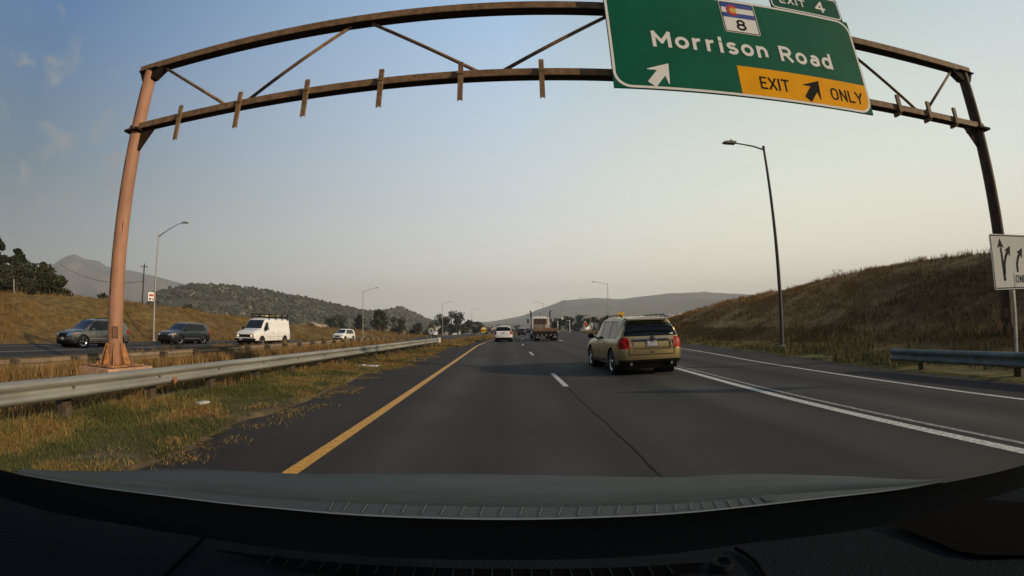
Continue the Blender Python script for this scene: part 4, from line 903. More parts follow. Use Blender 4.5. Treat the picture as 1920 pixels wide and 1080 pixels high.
# crossover body, 4.7 m
def xover(l=2.34, w_=.96, h=1.70, nose=1.02, rake=.45, zb=.27, belt=1.04):
    return [(-l, .46, .80, .86, w_-.16, w_-.20, w_-.26), (-l+.03, .40, belt-.06, belt, w_-.07, w_-.10, w_-.16), (-l+.09, .36, belt, belt+.07, w_-.035, w_-.05, w_-.10), (-l+.20, .33, belt+.01, belt+.32, w_-.015, w_-.03, w_-.14), (-l+rake-.03, .30, belt+.01, h-.12, w_-.0, w_-.025, w_-.22),
            (-l+rake+.12, zb, belt, h-.055, w_, w_-.02, w_-.22), (-l+1.6, zb, belt-.02, h, w_, w_-.02, w_-.22), (.15, zb, belt-.05, h-.01, w_, w_-.02, w_-.22), (.50, zb, belt-.06, h-.07, w_, w_-.02, w_-.22), (1.02, zb, belt-.06, 1.24+(h-1.7)*.5, w_, w_-.03, w_-.17), (1.26, zb, belt-.07, nose+.07, w_, w_-.03, w_-.14),
            (l-.62, zb, .93, nose+.01, w_, w_-.04, w_-.15), (l-.28, .28, .84, nose-.08, w_-.03, w_-.07, w_-.18), (l-.10, .29, .78, nose-.17, w_-.12, w_-.15, w_-.24), (l-.02, .31, .72, nose-.29, w_-.24, w_-.26, w_-.32), (l, .36, .66, .70, w_-.34, w_-.36, w_-.42)]
def xover_opt(l=2.34, w_=.96, h=1.70, **k):
    yr, yf = -l+.98, l-.90
    rl = -l
    o = dict(wheels=(yf, yr, .37, w_-.005), mirror=(.80, 1.12, w_-.02),
      parts=[('windscreen', m_glass, [(-.70, 1.09), (.70, 1.09), (.60, h-.10), (-.60, h-.10)], 'F', (.3, 1.3)),
             ('side_window', m_glass2, [(.98, 1.06), (.10, 1.03), (.10, h-.13), (.28, h-.125), (.50, h-.20)], 'LR', None),
             ('side_window', m_glass2, [(.03, 1.03), (-.88, 1.05), (-.88, h-.13), (.03, h-.125)], 'LR', None),
             ('side_window', m_glass2, [(-.95, 1.05), (-l+.62, 1.10), (-l+.66, 1.22), (-l+.88, h-.15), (-.95, h-.13)], 'LR', None),
             ('rear_window', m_glass2, [(-.82, 1.13), (.82, 1.13), (.69, h-.18), (-.69, h-.18)], 'B', (-l-.1, -l+.75)),
             ('tail_lamp', m_tail, [(-.96, .78), (-.67, .79), (-.70, 1.09), (-.96, 1.12)], 'B', (-l-.1, -l+.35)), ('tail_lamp', m_tail, [(.96, .78), (.67, .79), (.70, 1.09), (.96, 1.12)], 'B', (-l-.1, -l+.35)),
             ('tail_lamp', m_tail, [(-l-.05, .78), (-l+.36, .86), (-l+.28, 1.06), (-l+.02, 1.12), (-l-.05, 1.12)], 'LR', None),
             ('rear_bumper', m_blk, [(-1, .2), (1, .2), (1, .47), (-1, .47)], 'B', (-l-.1, -l+.35)),
             ('headlamp', m_head, [(.44, .70), (.88, .74), (.92, .90), (.52, .86)], 'F', (l-.7, l+.1)), ('headlamp', m_head, [(-.44, .70), (-.88, .74), (-.92, .90), (-.52, .86)], 'F', (l-.7, l+.1)),
             ('grille', m_blk, [(-.42, .58), (.42, .58), (.44, .84), (-.44, .84)], 'F', (l-.7, l+.1)),
             ('front_bumper', m_blk, [(-.90, .2), (.90, .2), (.90, .45), (.5, .50), (-.5, .50), (-.90, .45)], 'F', (l-.7, l+.1))],
      seams=[[(1.04, 1.035), (-l+.58, 1.075), (-l+.63, 1.23), (-l+.86, h-.125), (.30, h-.10), (.54, h-.18)], lineq((.07, .30), (.07, 1.03)), lineq((.07, 1.03), (.07, h-.12), .05), lineq((-.91, 1.05), (-.91, h-.13), .05), lineq((-.80, .72), (-.91, 1.03)), lineq((-.62, .36), (-.80, .72)), lineq((1.02, .40), (1.02, 1.0)), lineq((1.02, 1.0), (.98, 1.05)), lineq((-.80, .38), (1.05, .36), .05)])
    o.update(k); return o
def rails(w_, h, l):
    def f(t):
        for s in (-1, 1):
            b = B(); b.path([(s*(w_-.27), -l+.62, h-.04), (s*(w_-.28), -l+.75, h+.055), (s*(w_-.27), .0, h+.065), (s*(w_-.28), .22, h-.01)], .016, 6); b.done('roof_rail', m_blk, t, smooth=True)
    return f
def handles(ys, w_, z, m):
    def f(t):
        for s in (-1, 1):
            for y in ys: b = B(); b.box((s*(w_-.01), y-.10, z-.015), (s*(w_+.028), y+.10, z+.018), .01); b.done('door_handle', m, t)
    return f
def gold_rear(t):
    l = 2.34
    b = B(); b.prism([(-l+.28, 1.63), (-l+.25, 1.59), (-l+.60, 1.58), (-l+.60, 1.665)], 'x', -.64, .64); b.done('roof_spoiler', gold, t, angle=30)
    b = B(); b.box((-.54, -l-.022, 1.02), (.54, -l+.10, 1.075), .012); b.done('chrome_bar', m_chr, t)
    b = B(); b.lathe([(0, -.03), (.075, -.028), (.085, 0)], (0, -l-.012, 1.048), 20, 'y'); o = b.done('badge', mat('badge_black', (.02, .02, .03), .3), t); 
    b = B(); b.box((-.155, -l-.030, .845), (.155, -l+.05, .995), .006); pl = b.done('licence_plate', m_plate, t)
    b = B(); b.box((-.185, -l-.014, .82), (-.165, -l+.05, 1.01)); b.box((.165, -l-.014, .82), (.185, -l+.05, 1.01)); b.done('plate_recess', m_chr, t)
    b = B(); b.box((-.56, -l-.006, .77), (.56, -l+.05, .79)); b.box((-.68, -l-.006, .60), (.68, -l+.05, .622)); b.box((-.70, -l-.006, .60), (-.68, -l+.05, .79)); b.box((.68, -l-.006, .60), (.70, -l+.05, .79)); b.box((-.60, -l-.006, .995), (.60, -l+.05, 1.008)); b.done('tailgate_seam', m_blk, t)
    for s in (-1, 1):
        b = B(); b.box((s*.545, -l-.008, .80), (s*.575, -l+.05, .965)); b.done('trim_strip', m_chr if s < 0 else m_blk, t)
        b = B(); b.box((s*.655, -l-.01, .845), (s*.70, -l+.05, 1.02), .01); b.done('reversing_lamp', m_tailc, t)
        b = B(); b.tube((s*.62, -l+.02, .345), (s*.62, -l+.28, .355), .042, n=14); b.done('exhaust_tip', m_chr, t, angle=40)
    b = B(); b.path([(0, -l+.135, 1.165), (.15, -l+.15, 1.19), (.52, -l+.165, 1.18)], .014, 6); b.done('rear_wiper', m_blk, t)
    b = B(); b.box((.60, -l+.10, 1.16), (.70, -l+.125, 1.20)); b.done('sticker', m_sw, t)
    b = B(); b.box((-.07, -l-.006, .655), (.07, -l+.03, .685)); b.done('hitch_cover', m_blk, t)
gold = mat('gold_paint', (.31, .245, .12), .34, metal=.7, coat=.25, spec=.4)
car('gold_crossover', 'gold metallic crossover with black tinted rear window, in the lane to the right', 'car', 4.12, 14.4, R(1.5), xover(h=1.70), gold,
    xover_opt(extra=[gold_rear, rails(.96, 1.70, 2.34), handles((-.45, .45), .96, .93, gold)], h=1.70, rim=m_chr, mirror_m=m_blk, off={'rear_bumper': .0}))
def front_plate(z=.46, x=0.0, l=2.34):
    def f(t):
        b = B(); b.box((x-.15, l-.02, z), (x+.15, l+.012, z+.15), .005); b.done('licence_plate', m_plate, t)
    return f
def amber(l=2.34, w_=.96, z0=.78, z1=.86):
    def f(t):
        for s in (-1, 1): b = B(); b.prism([(l-.40, z0), (l-.20, z0-.02), (l-.22, z1-.02), (l-.44, z1)], 'x', s*(w_-.075), s*(w_-.035)); b.done('turn_signal', m_amber, t)
    return f
grey = paint_m('grey_paint', (.135, .130, .112), .6, .35)
def cladding(w_, z0, z1, m):
    def f(t):
        for s in (-1, 1): b = B(); b.box((s*(w_-.0), -.85, z0), (s*(w_+.028), .95, z1), .01); b.done('side_moulding', m, t)
    return f
car('grey_crossover', 'grey crossover on the far carriageway, mostly behind the orange column', 'car', -25.6, 20.6, R(180-3), xover(2.34, .945, 1.72), grey,
    xover_opt(w_=.945, h=1.72, extra=[front_plate(), amber(w_=.945), rails(.945, 1.72, 2.34), cladding(.945, .50, .55, m_chr), handles((-.45, .45), .945, .92, grey)], rim=m_chr))
dkg = paint_m('dark_blue_grey_paint', (.028, .032, .036), .5, .3)
def bars(t):
    for z in (.62, .70, .78): b = B(); b.box((-.42, 2.20, z-.018), (.42, 2.345, z+.018), .006); b.done('grille_bar', m_chr, t)
car('dark_crossover', 'dark blue grey crossover with chrome grille bars, left of the white van', 'car', -26.0, 30.3, R(180-3), xover(2.36, .96, 1.70), dkg,
    xover_opt(l=2.36, extra=[front_plate(.44, .05), amber(), bars, cladding(.96, .44, .49, m_alu), handles((-.45, .45), .96, .92, dkg)], rim=m_chr))
wht = paint_m('white_paint', (.72, .72, .70), 0, .35)
def pick(t): pass
car('white_offroader', 'white off-road car alone on the far carriageway, right of the van', 'car', -24.9, 66.0, R(180-5), xover(2.40, .96, 1.80, nose=1.10, belt=1.12), wht,
    xover_opt(l=2.40, h=1.80, z=-.5, extra=[front_plate(l=2.4), rails(.96, 1.80, 2.40)], rim=m_chr))
def subaru(t):
    l = 2.34; b = B(); b.box((-.16, -l-.02, .86), (.16, -l+.05, 1.0), .006); b.done('licence_plate', m_plate, t)
    b = B(); b.prism([(-l+.24, 1.63), (-l+.20, 1.58), (-l+.56, 1.58), (-l+.56, 1.645)], 'x', -.66, .66); b.done('roof_spoiler', wht, t, angle=30)
car('white_crossover', 'white crossover seen from behind, straight ahead in our lane', 'car', 0.0, 47.3, R(-1.5), xover(2.34, .92, 1.66), wht,
    xover_opt(w_=.92, h=1.66, z=float(drop(47.3)), extra=[subaru, rails(.92, 1.66, 2.34)], mirror_m=m_blk))
for i, (nm, lb, x, y, pm) in enumerate([('dark_car', 'dark car right behind the white crossover bonnet, further up the road', 4.2, 104, dkg), ('black_car', 'black car furthest up the road, left of the truck cab', 7.4, 138, paint_m('black_paint', (.012, .012, .013), .2)),
                               ('silver_car', 'tiny silver car between the black car and the truck', 10.8, 168, paint_m('silver_paint', (.35, .36, .37), .6)), ('dark_suv', 'dark car beside the truck, half hidden by its left mirror', 9.6, 120, dkg)]):
    car(nm, lb, 'car', x, y, R(-5), xover(2.3, .92, 1.62), pm, xover_opt(l=2.3, w_=.92, h=1.62, z=float(drop(y))))
car('small_white_car', 'tiny white car on the far carriageway beyond the guardrail end', 'car', -20.5, 128, R(178), xover(2.3, .92, 1.5), wht, xover_opt(l=2.3, w_=.92, h=1.5, z=-.95))

# white panel van with a ladder rack
vl = 2.75
vst = [(-vl, .50, 1.0, 1.9, .86, .86, .78), (-vl+.04, .42, 1.15, 2.0, .96, .96, .84), (-vl+.25, .40, 1.2, 2.06, 1.0, .99, .85), (-1.5, .38, 1.2, 2.08, 1.0, .99, .85), (.55, .38, 1.2, 2.08, 1.0, .99, .85), (.95, .38, 1.2, 2.03, 1.0, .985, .83), (1.22, .38, 1.19, 1.80, 1.0, .98, .82), (1.62, .38, 1.17, 1.38, 1.0, .97, .84), (1.78, .38, 1.15, 1.27, 1.0, .97, .86),
       (vl-.42, .40, 1.05, 1.17, .99, .95, .86), (vl-.14, .42, .98, 1.07, .97, .93, .85), (vl-.03, .44, .92, .98, .93, .90, .83), (vl, .46, .88, .92, .90, .86, .80)]
vst = [(a, b_, c, (d+.09 if d > 1.7 else d+.03), e, f, g) for a, b_, c, d, e, f, g in vst]
def van_extra(t):
    b = B(); b.box((-.86, vl-.04, .68), (.86, vl+.012, .90), .01); b.done('grille', m_blk, t)
    b = B(); b.box((-.98, vl-.12, .44), (.98, vl+.08, .60), .03); b.done('front_bumper', m_blk, t)
    for s in (-1, 1):
        b = B(); b.box((s*.56, vl, .72), (s*.74, vl+.03, .86), .01); b.done('headlamp', mat('lit_headlamp', (.8, .75, .65), .1, emit=((1, .9, .75), .5)), t)
        b = B(); b.box((s*.765, vl-.01, .72), (s*.85, vl+.026, .86), .008); b.done('turn_signal', m_amber, t)
        b = B(); b.box((s*1.02, 1.35, 1.16), (s*1.22, 1.43, 1.50), .03); b.tube((s*.95, 1.38, 1.2), (s*1.08, 1.39, 1.25), .02, n=6); b.done('wing_mirror', m_blk, t)
        b = B(); b.box((s*.995, .10, .96), (s*1.022, .18, 1.06), .008); b.done('door_handle', m_blk, t)
    b = B(); b.box((.18, vl+.081, .46), (.48, vl+.092, .60), .003); b.done('licence_plate', m_plate, t)
rack_y = (-2.4, -1.5, -.5, .55)
van = car('white_van', 'white panel van carrying ladders on a black roof rack', 'van', -19.8, 33.2, R(180-3), vst, wht,
    dict(wheels=(1.75, -1.75, .37, .99), mirror=(-50, -20, 0), crown=.05, sm=1, z=0,
         parts=[('windscreen', m_glass, [(-.82, 1.37), (.82, 1.37), (.73, 2.04), (-.73, 2.04)], 'F', (.7, 1.85)),
                ('side_window', m_glass2, [(1.42, 1.26), (.70, 1.24), (.70, 1.86), (.98, 1.86)], 'LR', None)],
         seams=[lineq((.58, .42), (.58, 2.0), .014), lineq((1.40, .9), (1.46, 1.25), .012), lineq((-.75, .42), (-.75, 2.0), .014), lineq((-2.6, .72), (1.2, .70), .014)], rim=m_alu, extra=[van_extra]))
rk = None
b = B()
for y in rack_y:
    b.box((-.86, y-.03, 2.29), (.86, y+.03, 2.34))
    for s in (-1, 1): b.box((s*.84, y-.035, 2.05), (s*.90, y+.035, 2.62))
for s in (-1, 1): b.box((s*.845, -2.5, 2.341), (s*.885, .65, 2.40))
b.done('roof_rack', m_blk, van)
lad = thing('ladder', 'pale yellow ladder lying on the roof rack of the white van', 'ladder', (-19.8, 33.2, 2.345), R(177))
def ladder_mesh(x0, x1, y0, y1, z, m, nm):
    b = B()
    for x_ in (x0, x1): b.box((x_-.02, y0, z), (x_+.02, y1, z+.09))
    for k in range(int((y1-y0)/.3)): b.tube((x0, y0+.15+.3*k, z+.045), (x1, y0+.15+.3*k, z+.045), .016, n=6)
    b.done(nm, m, lad)
ladder_mesh(.25, .66, -2.9, -.55, .03, mat('yellow_fibreglass', (.65, .55, .25), .5), 'lower_section'); ladder_mesh(.28, .63, -2.3, 1.0, .13, m_blk, 'upper_section')

# flatbed truck
tr = thing('flatbed_truck', 'flatbed truck with two tall black exhaust stacks, ahead in the right lane', 'truck', (4.35, 45.3, float(drop(45.3))), R(0))
trw = mat('truck_cab_paint', (.70, .68, .64), .45); trd = mat('weathered_deck', (.23, .16, .11), .8, noise=.4, nscale=5); tk = m_blk
b = B(); b.box((-1.24, 0, 1.18), (1.24, 6.6, 1.30), .01); deck = b.done('flatbed', trd, tr)
b = B(); b.box((-1.25, -.06, 1.02), (1.25, -.002, 1.31), .01); b.done('tail_board', mat('brown_tail_board', (.17, .095, .06), .7, noise=.3, nscale=6), tr)
b = B(); b.box((-.42, .3, .72), (-.30, 8.6, 1.17)); b.box((.30, .3, .72), (.42, 8.6, 1.17)); b.done('chassis', tk, tr)
for s in (-1, 1):
    b = B(); b.box((s*.62, .02, .28), (s*1.20, .045, .98)); b.done('mud_flap', tk, tr)
    b = B(); b.box((s*.70, -.03, .36), (s*1.10, .015, .46)); b.done('flap_plate', mat('dull_steel', (.3, .29, .27), .5, metal=.6), tr)
for x_ in (-.9, -.45, 0, .45, .9):
    b = B(); b.tube((x_, -.09, .62), (x_, -.04, .62), .055, n=12); b.done('marker_lamp', mat('pale_marker', (.45, .36, .32), .4), tr)
b = B(); b.box((-1.2, -.035, .50), (1.2, .015, .99), .01); b.done('rear_bumper', tk, tr)
for x_ in (-.22, 0, .22): b = B(); b.box((x_-.06, -.075, 1.13), (x_+.06, -.061, 1.19)); b.done('tail_lamp', m_tail, tr)
for yy_ in (1.0, 2.3, 7.6):
    for s in (-1, 1):
        b = B(); b.lathe([(.30, -.28), (.48, -.29), (.52, -.24), (.52, .24), (.48, .29), (.30, .28)], (s*.93, yy_, .52), 24, 'x'); w2 = b.done('wheel', m_tyre, tr, angle=35)
        b = B(); b.lathe([(.02, s*.20), (.12, s*.25), (.30, s*.10), (.31, s*.27)], (s*.93, yy_, .52), 20, 'x'); b.done('rim', m_alu, w2, angle=35)
b = B(); b.box((-1.02, 7.0, 1.15), (1.02, 8.5, 2.72), .08); b.box((-.85, 8.4, 1.1), (.85, 9.9, 1.95), .12); cab = b.done('cab', trw, tr, angle=35)
b = B(); b.box((-.75, 6.985, 1.75), (.75, 6.999, 2.42), .004); b.done('rear_window', m_glass2, cab)
b = B(); b.box((-.98, 6.72, 1.31), (-.92, 6.80, 2.6)); b.box((.92, 6.72, 1.31), (.98, 6.80, 2.6))
for k in range(9): b.box((-.9, 6.73, 1.4+.11*k), (.9, 6.78, 1.44+.11*k))
b.done('headache_rack', mat('brown_rack_steel', (.15, .10, .075), .7), tr)
b = B(); b.box((-.98, 6.715, 2.45), (.98, 6.80, 2.62)).box((-1.0, 6.70, 1.31), (-.90, 6.715, 2.62)).box((.90, 6.70, 1.31), (1.0, 6.715, 2.62)); b.done('rack_frame', trw, tr)
for s in (-1, 1):
    b = B(); b.path([(s*1.12, 6.9, 1.0), (s*1.12, 6.9, 2.95), (s*1.13, 6.86, 3.12), (s*1.2, 6.72, 3.38)], .085, 12); b.done('exhaust_stack', mat('sooty_steel', (.05, .045, .04), .4, metal=.6), tr, smooth=True)
    b = B(); b.box((s*1.32, 8.3, 1.95), (s*1.50, 8.38, 2.45), .03); b.tube((s*1.0, 8.35, 2.2), (s*1.35, 8.34, 2.2), .02, n=6); b.done('wing_mirror', tk, tr)
    b = B(); b.tube((s*.98, 4.6, .72), (s*.98, 6.0, .72), .28, n=16); b.done('fuel_tank', m_alu, tr, angle=40)
b = B(); b.tube((0, 7.4, 2.72), (0, 7.4, 3.02), .03, n=6); b.tube((0, 7.4, 3.02), (0, 7.42, 3.07), .07, .05, n=8); b.done('beacon', tk, tr)
b = B(); b.box((-.7, 1.2, 1.301), (.5, 2.4, 1.36), .01); b.done('load_timber', trd, tr)


# ------------------------------------------------------------------ the car the camera rides in: bonnet, cowl, dashboard, added shading roof
HF = [(-1.218, 0.711), (-1.113, 0.774), (-1.007, 0.829), (-0.847, 0.947), (-0.703, 0.992), (-0.555, 1.017), (-0.339, 1.071), (-0.135, 1.097), (0.068, 1.078), (0.261, 1.033), (0.421, 0.976), (0.502, 0.966), (0.602, 0.929), (0.69, 0.873), (0.793, 0.796), (0.88, 0.708), (0.93, 0.647)]
HBX0 = [(-1.394, 0.563), (-1.246, 0.596), (-1.13, 0.611)]; HBX1 = [(0.871, 0.563), (0.925, 0.549), (1.023, 0.534), (1.178, 0.516), (1.364, 0.5)]
HB = [(-1.057, 0.612), (-0.925, 0.63), (-0.816, 0.648), (-0.654, 0.679), (-0.511, 0.696), (-0.406, 0.709), (-0.292, 0.714), (-0.139, 0.722), (0.008, 0.718), (0.153, 0.709), (0.301, 0.688), (0.41, 0.674), (0.513, 0.655), (0.586, 0.638), (0.663, 0.615), (0.742, 0.592), (0.829, 0.576)]
DF = [(-0.856, 0.422), (-0.782, 0.417), (-0.658, 0.42), (-0.521, 0.446), (-0.389, 0.461), (-0.297, 0.466), (-0.199, 0.473), (-0.095, 0.478), (0.005, 0.478), (0.103, 0.47), (0.205, 0.46), (0.289, 0.455), (0.358, 0.44), (0.482, 0.41), (0.567, 0.402), (0.661, 0.388), (0.822, 0.373)]
own = thing('own_car', 'grey bonnet and black dashboard of the car carrying the camera, along the bottom', 'car', (0, 0, 0))
def loft(name, curves, m, parent, n=64, sm=3, smooth=True):
    tt = np.linspace(0, 1, n); rows = []
    for cv in curves:
        c = np.array(cv, float); d = np.linspace(0, 1, len(c)); rows.append(np.stack([smooth1(np.interp(tt, d, c[:, k]), sm) for k in range(3)], 1))
    V = np.concatenate(rows); I = np.arange(len(V)).reshape(len(rows), n)
    Q = np.stack([I[:-1, :-1], I[:-1, 1:], I[1:, 1:], I[1:, :-1]], -1).reshape(-1, 4)
    return npmesh(name, V, Q, 4, m, parent, smooth)
mix2 = lambda A, Bc, t, z, dz=0: [((a[0]*(1-t)+b_[0]*t), (a[1]*(1-t)+b_[1]*t), z) for a, b_ in zip(A, Bc)]
m_hood = mat('bonnet_paint', (.050, .060, .055), .6, metal=0, spec=.15, noise=.16, nscale=2.2, stretch=(1, 5, 1))
nose = [(a*1.0, b_+.10, 1.00) for a, b_ in HF]; nose2 = [(a*.98, b_+.13, .80) for a, b_ in HF]
loft('bonnet', [nose2, nose, mix2(HF, HB, -.04, 1.085), mix2(HF, HB, 0, 1.10), mix2(HF, HB, .25, 1.115), mix2(HF, HB, .5, 1.127), mix2(HF, HB, .74, 1.135), mix2(HF, HB, .76, 1.128), mix2(HF, HB, .79, 1.134), mix2(HF, HB, .97, 1.139)], m_hood, own, sm=2)
loft('bonnet_seal', [mix2(HF, HB, .972, 1.1395), mix2(HF, HB, .98, 1.1425), mix2(HF, HB, 1.0, 1.1425)], mat('pale_seal', (.13, .14, .135), .6), own, sm=2)
m_dash = mat('dashboard_plastic', (.0095, .0120, .0130), .95, spec=.03, noise=.12, nscale=5, bump=.25, bscale=220); m_dk_ = 0
m_dk = mat('matt_black', (.0015, .0015, .0018), .95, spec=.02)
cowl = [(a*.97, b_-.012, 1.132) for a, b_ in HB]
def res(cv, n=60):
    c = np.array(cv, float); d = np.concatenate([[0], np.cumsum(np.hypot(*np.diff(c, axis=0).T))]); q = np.linspace(0, d[-1], n); return [(float(a), float(b_)) for a, b_ in zip(np.interp(q, d, c[:, 0]), np.interp(q, d, c[:, 1]))]
HBf = res(HBX0+[HB[0]]+HB[1:-1]+HBX1); DF = [(-1.137, 0.405), (-0.985, 0.412)]+DF+[(0.959, 0.366), (1.121, 0.357)]; DFf = res(DF)
loft('cowl', [[(a, b_+.004, 1.1385) for a, b_ in HBf], [(a, b_-.004, 1.134) for a, b_ in HBf], mix2(HBf, DFf, .35, 1.12), mix2(HBf, DFf, .7, 1.13), mix2(HBf, DFf, .9, 1.15)], mat('cowl_plastic', (.0022, .003, .0034), .9, spec=.02), own, sm=1)
for sgn, xa in ((-1, HBX0[0]), (1, HBX1[-1])):
    b = B(); b.box((xa[0]-.25 if sgn < 0 else xa[0]-.02, -.6, .5), (xa[0]+.02 if sgn < 0 else xa[0]+.25, xa[1]+.1, 1.14), .03); b.done('door_top', m_dk, own)
cb = B()  # pale ticks on the bonnet, standing for the defroster vent's reflection
for k in range(26):
    t_k = .36+.36*k/25; i_ = t_k*16; a = int(i_); f_ = i_-a; xx = HB[a][0]*(1-f_)+HB[a+1][0]*f_; yy_ = HB[a][1]*(1-f_)+HB[a+1][1]*f_
    xf = HF[a][0]*(1-f_)+HF[a+1][0]*f_; yf_ = HF[a][1]*(1-f_)+HF[a+1][1]*f_; p0 = Vector((xx+(xf-xx)*.06, yy_+(yf_-yy_)*.06, 1.1395)); p1 = Vector((xx+(xf-xx)*.2, yy_+(yf_-yy_)*.2, 1.1355))
    cb.tube(p0, p1, .0012, n=5)
cb.done('vent_reflection', mat('reflection_grey', (.075, .085, .082), .6), own)
back = [(a*1.15, -.05, 1.215) for a, b_ in DF]; back2 = [(a*1.2, -.35, 1.10) for a, b_ in DF]
lip = [(a, b_+.012, 1.180) for a, b_ in DF]; lip0 = [(a, b_+.010, 1.10) for a, b_ in DF]
loft('dashboard', [lip0, lip, [(a, b_+.006, 1.194) for a, b_ in DF], [(a, b_, 1.200) for a, b_ in DF], [(a, b_*.8, 1.202) for a, b_ in DF], [(a, b_*.6, 1.205) for a, b_ in DF], [(a, b_*.3, 1.21) for a, b_ in DF], back, back2], m_dash, own, sm=1)
def dflat(poly, z, m, name, parent=own):
    b = B(); f = b.bm.faces.new([b.bm.verts.new((u, v, z)) for u, v in poly]); b.bm.normal_update()
    if f.normal.z < 0: f.normal_flip()
    bmesh.ops.triangulate(b.bm, faces=b.bm.faces[:]); return b.done(name, m, parent)
VT = [(-0.354, 0.427), (-0.267, 0.438), (-0.188, 0.443), (-0.09, 0.448), (0.004, 0.447), (0.097, 0.438), (0.191, 0.425), (0.214, 0.419), (0.195, 0.404), (0.092, 0.414), (0.004, 0.42), (-0.086, 0.424), (-0.181, 0.423), (-0.259, 0.422)]
vt = dflat(VT, 1.2065, m_dk, 'defroster_vent')
b = B()
for k in range(22):
    xx = -.27+.021*k; yc = float(np.interp(xx, [p_[0] for p_ in VT[:8]], [p_[1] for p_ in VT[:8]])); b.box((xx, yc-.022, 1.2067), (xx+.0016, yc-.004, 1.2085))
b.done('vent_slats', mat('slat_grey', (.012, .013, .014), .9, spec=.05), vt)
b = B(); b.lathe([(.018, 1.131), (.0195, 1.136), (.0165, 1.139), (0, 1.1395)], (.487, .70, 0), 20); b.done('washer_nozzle', m_hood, own, angle=30)
b = B(); b.lathe([(.0, 1.208), (.0085, 1.2085), (.0095, 1.212), (.0125, 1.212), (.0135, 1.205)], (.2296, .4075, 0), 28); b.done('light_sensor', m_dash, own, angle=30)
for nm, L_ in (('dashboard_seam', [(0.265, 0.441), (0.27, 0.422), (0.27, 0.398), (0.263, 0.37), (0.253, 0.347), (.24, .30)]), ('dashboard_seam', [(-0.383, 0.454), (-0.375, 0.409), (-0.37, 0.38), (-0.364, 0.352), (-0.355, 0.327), (-.34, .28)])):
    b = B(); b.path([(a, c, 1.2045) for a, c in L_], .0022, 6); b.done(nm, m_dk, own)
dflat([(0.474, 0.404), (0.545, 0.395), (0.645, 0.383), (0.70, 0.315), (0.56, 0.24), (0.498, 0.282), (0.484, 0.306), (0.482, 0.343)], 1.2085, mat('speaker_cloth', (.004, .0042, .0045), .95, spec=.02, bump=.6, bscale=500), 'speaker_grille')
b = B(); b.box((-1.0, -2.2, 1.60), (1.0, -.06, 1.66), .02); b.done('roof', m_hood, own)  # unseen roof panel, added behind the camera to keep sun off the dashboard
for s in (-1, 1):
    b = B(); b.box((s*.93, -2.2, 1.0), (s*.97, -1.1, 1.60)); b.done('door_pillar', m_hood, own)
b = B(); b.box((-.95, -2.2, .55), (.95, -.35, 1.0), .03); b.done('seats', m_dk, own)
b = B(); b.box((-.95, -2.3, .35), (.95, .62, .95), .05); b.done('lower_body', m_hood, own)

# ------------------------------------------------------------------ small things by the road and in the distance
t = thing('power_pole', 'dark wooden power pole on the left bank behind the orange column', 'power pole', (-61.5, 60, gz(-61.5, 60)), R(15))
b = B(); b.tube((0, 0, -.4), (0, 0, 8.6), .15, .11, 10); b.done('pole', mat('creosote_wood', (.045, .033, .025), .9), t)
b = B(); b.box((-.75, -.06, 8.0), (.75, .06, 8.12)); b.done('crossarm', mat('creosote_wood', (.045, .033, .025), .9), t)
zt = gz(-61.5, 60)
b = B(); A_, C_ = Vector((-61.5, 60, zt+5.6)), Vector((-95, 66, zt+10.5)); 
b.path([A_.lerp(C_, i/24)+Vector((0, 0, -1.6*4*(i/24)*(1-i/24))) for i in range(25)], .035, 5); o = b.done('power_line', m_blk); tag(o, 'thin dark cable sagging left from the power pole', 'cable')
def post_sign(name, label, cat, x, y, zs, poly, m, face=0, z=None, pw=.06, pm=None, marks=(), rz=0):
    z0 = gz(x, y) if z is None else z
    t = thing(name, label, cat, (x, y, z0), rz); b = B(); b.prism(poly, 'y', -.02, 0); b.done('sign_plate', m, t)
    cx_ = sum(p_[0] for p_ in poly)/len(poly); zmin = min(p_[1] for p_ in poly); zm = max(p_[1] for p_ in poly)
    b = B(); b.box((cx_-pw, .005, -.3), (cx_+pw, .005+pw*1.5, (zmin+zm)/2)); b.done('post', pm or m_wood, t)
    for nm, mm, pl in marks: flatx(pl, -.026, mm, t, nm)
    return t
m_sred = mat('sign_red', (.50, .05, .03), .5); m_or = mat('sign_orange', (.70, .20, .02), .5); m_ye = mat('warning_yellow', (.62, .36, .03), .7, spec=.1)
post_sign('notice_sign', 'small white notice with red marks on the left bank crest', 'sign', -46, 46.5, 0, [(-.42, .6), (.42, .6), (.42, 1.75), (-.42, 1.75)], m_sw, marks=(('red_mark', m_sred, [(-.28, 1.22), (.28, 1.22), (.32, 1.35), (.24, 1.48), (-.24, 1.48), (-.32, 1.35)]), ('dark_mark', m_sk, [(-.3, .75), (-.05, .7), (0, .95), (-.25, 1.0)]), ('red_mark', m_sred, [(.1, .75), (.3, .75), (.3, .93), (.1, .93)])), rz=R(35))
post_sign('warning_sign', 'yellow roadside sign in the grass left of the white crossover', 'road sign', -2.75, 60, 0, [(.40*math.cos(R(a)), 1.30+.42*math.sin(R(a))) for a in range(0, 360, 30)], m_ye, marks=(('pale_band', m_sw, [(-.22, 1.40), (.30, 1.42), (.24, 1.58), (-.15, 1.58)]), ('dark_band', m_sk, [(-.38, 1.16), (.32, 1.20), (.36, 1.28), (-.36, 1.26)])))
post_sign('yellow_sign', 'square yellow warning sign just above the gold car roof', 'road sign', 25.8, 95, 0, [(-.68, 2.0), (.68, 2.0), (.68, 3.35), (-.68, 3.35)], m_ye, z=.9, marks=(('dark_mark', m_sk, [(-.4, 2.15), (.4, 2.15), (.25, 2.5), (-.25, 2.5)]),))
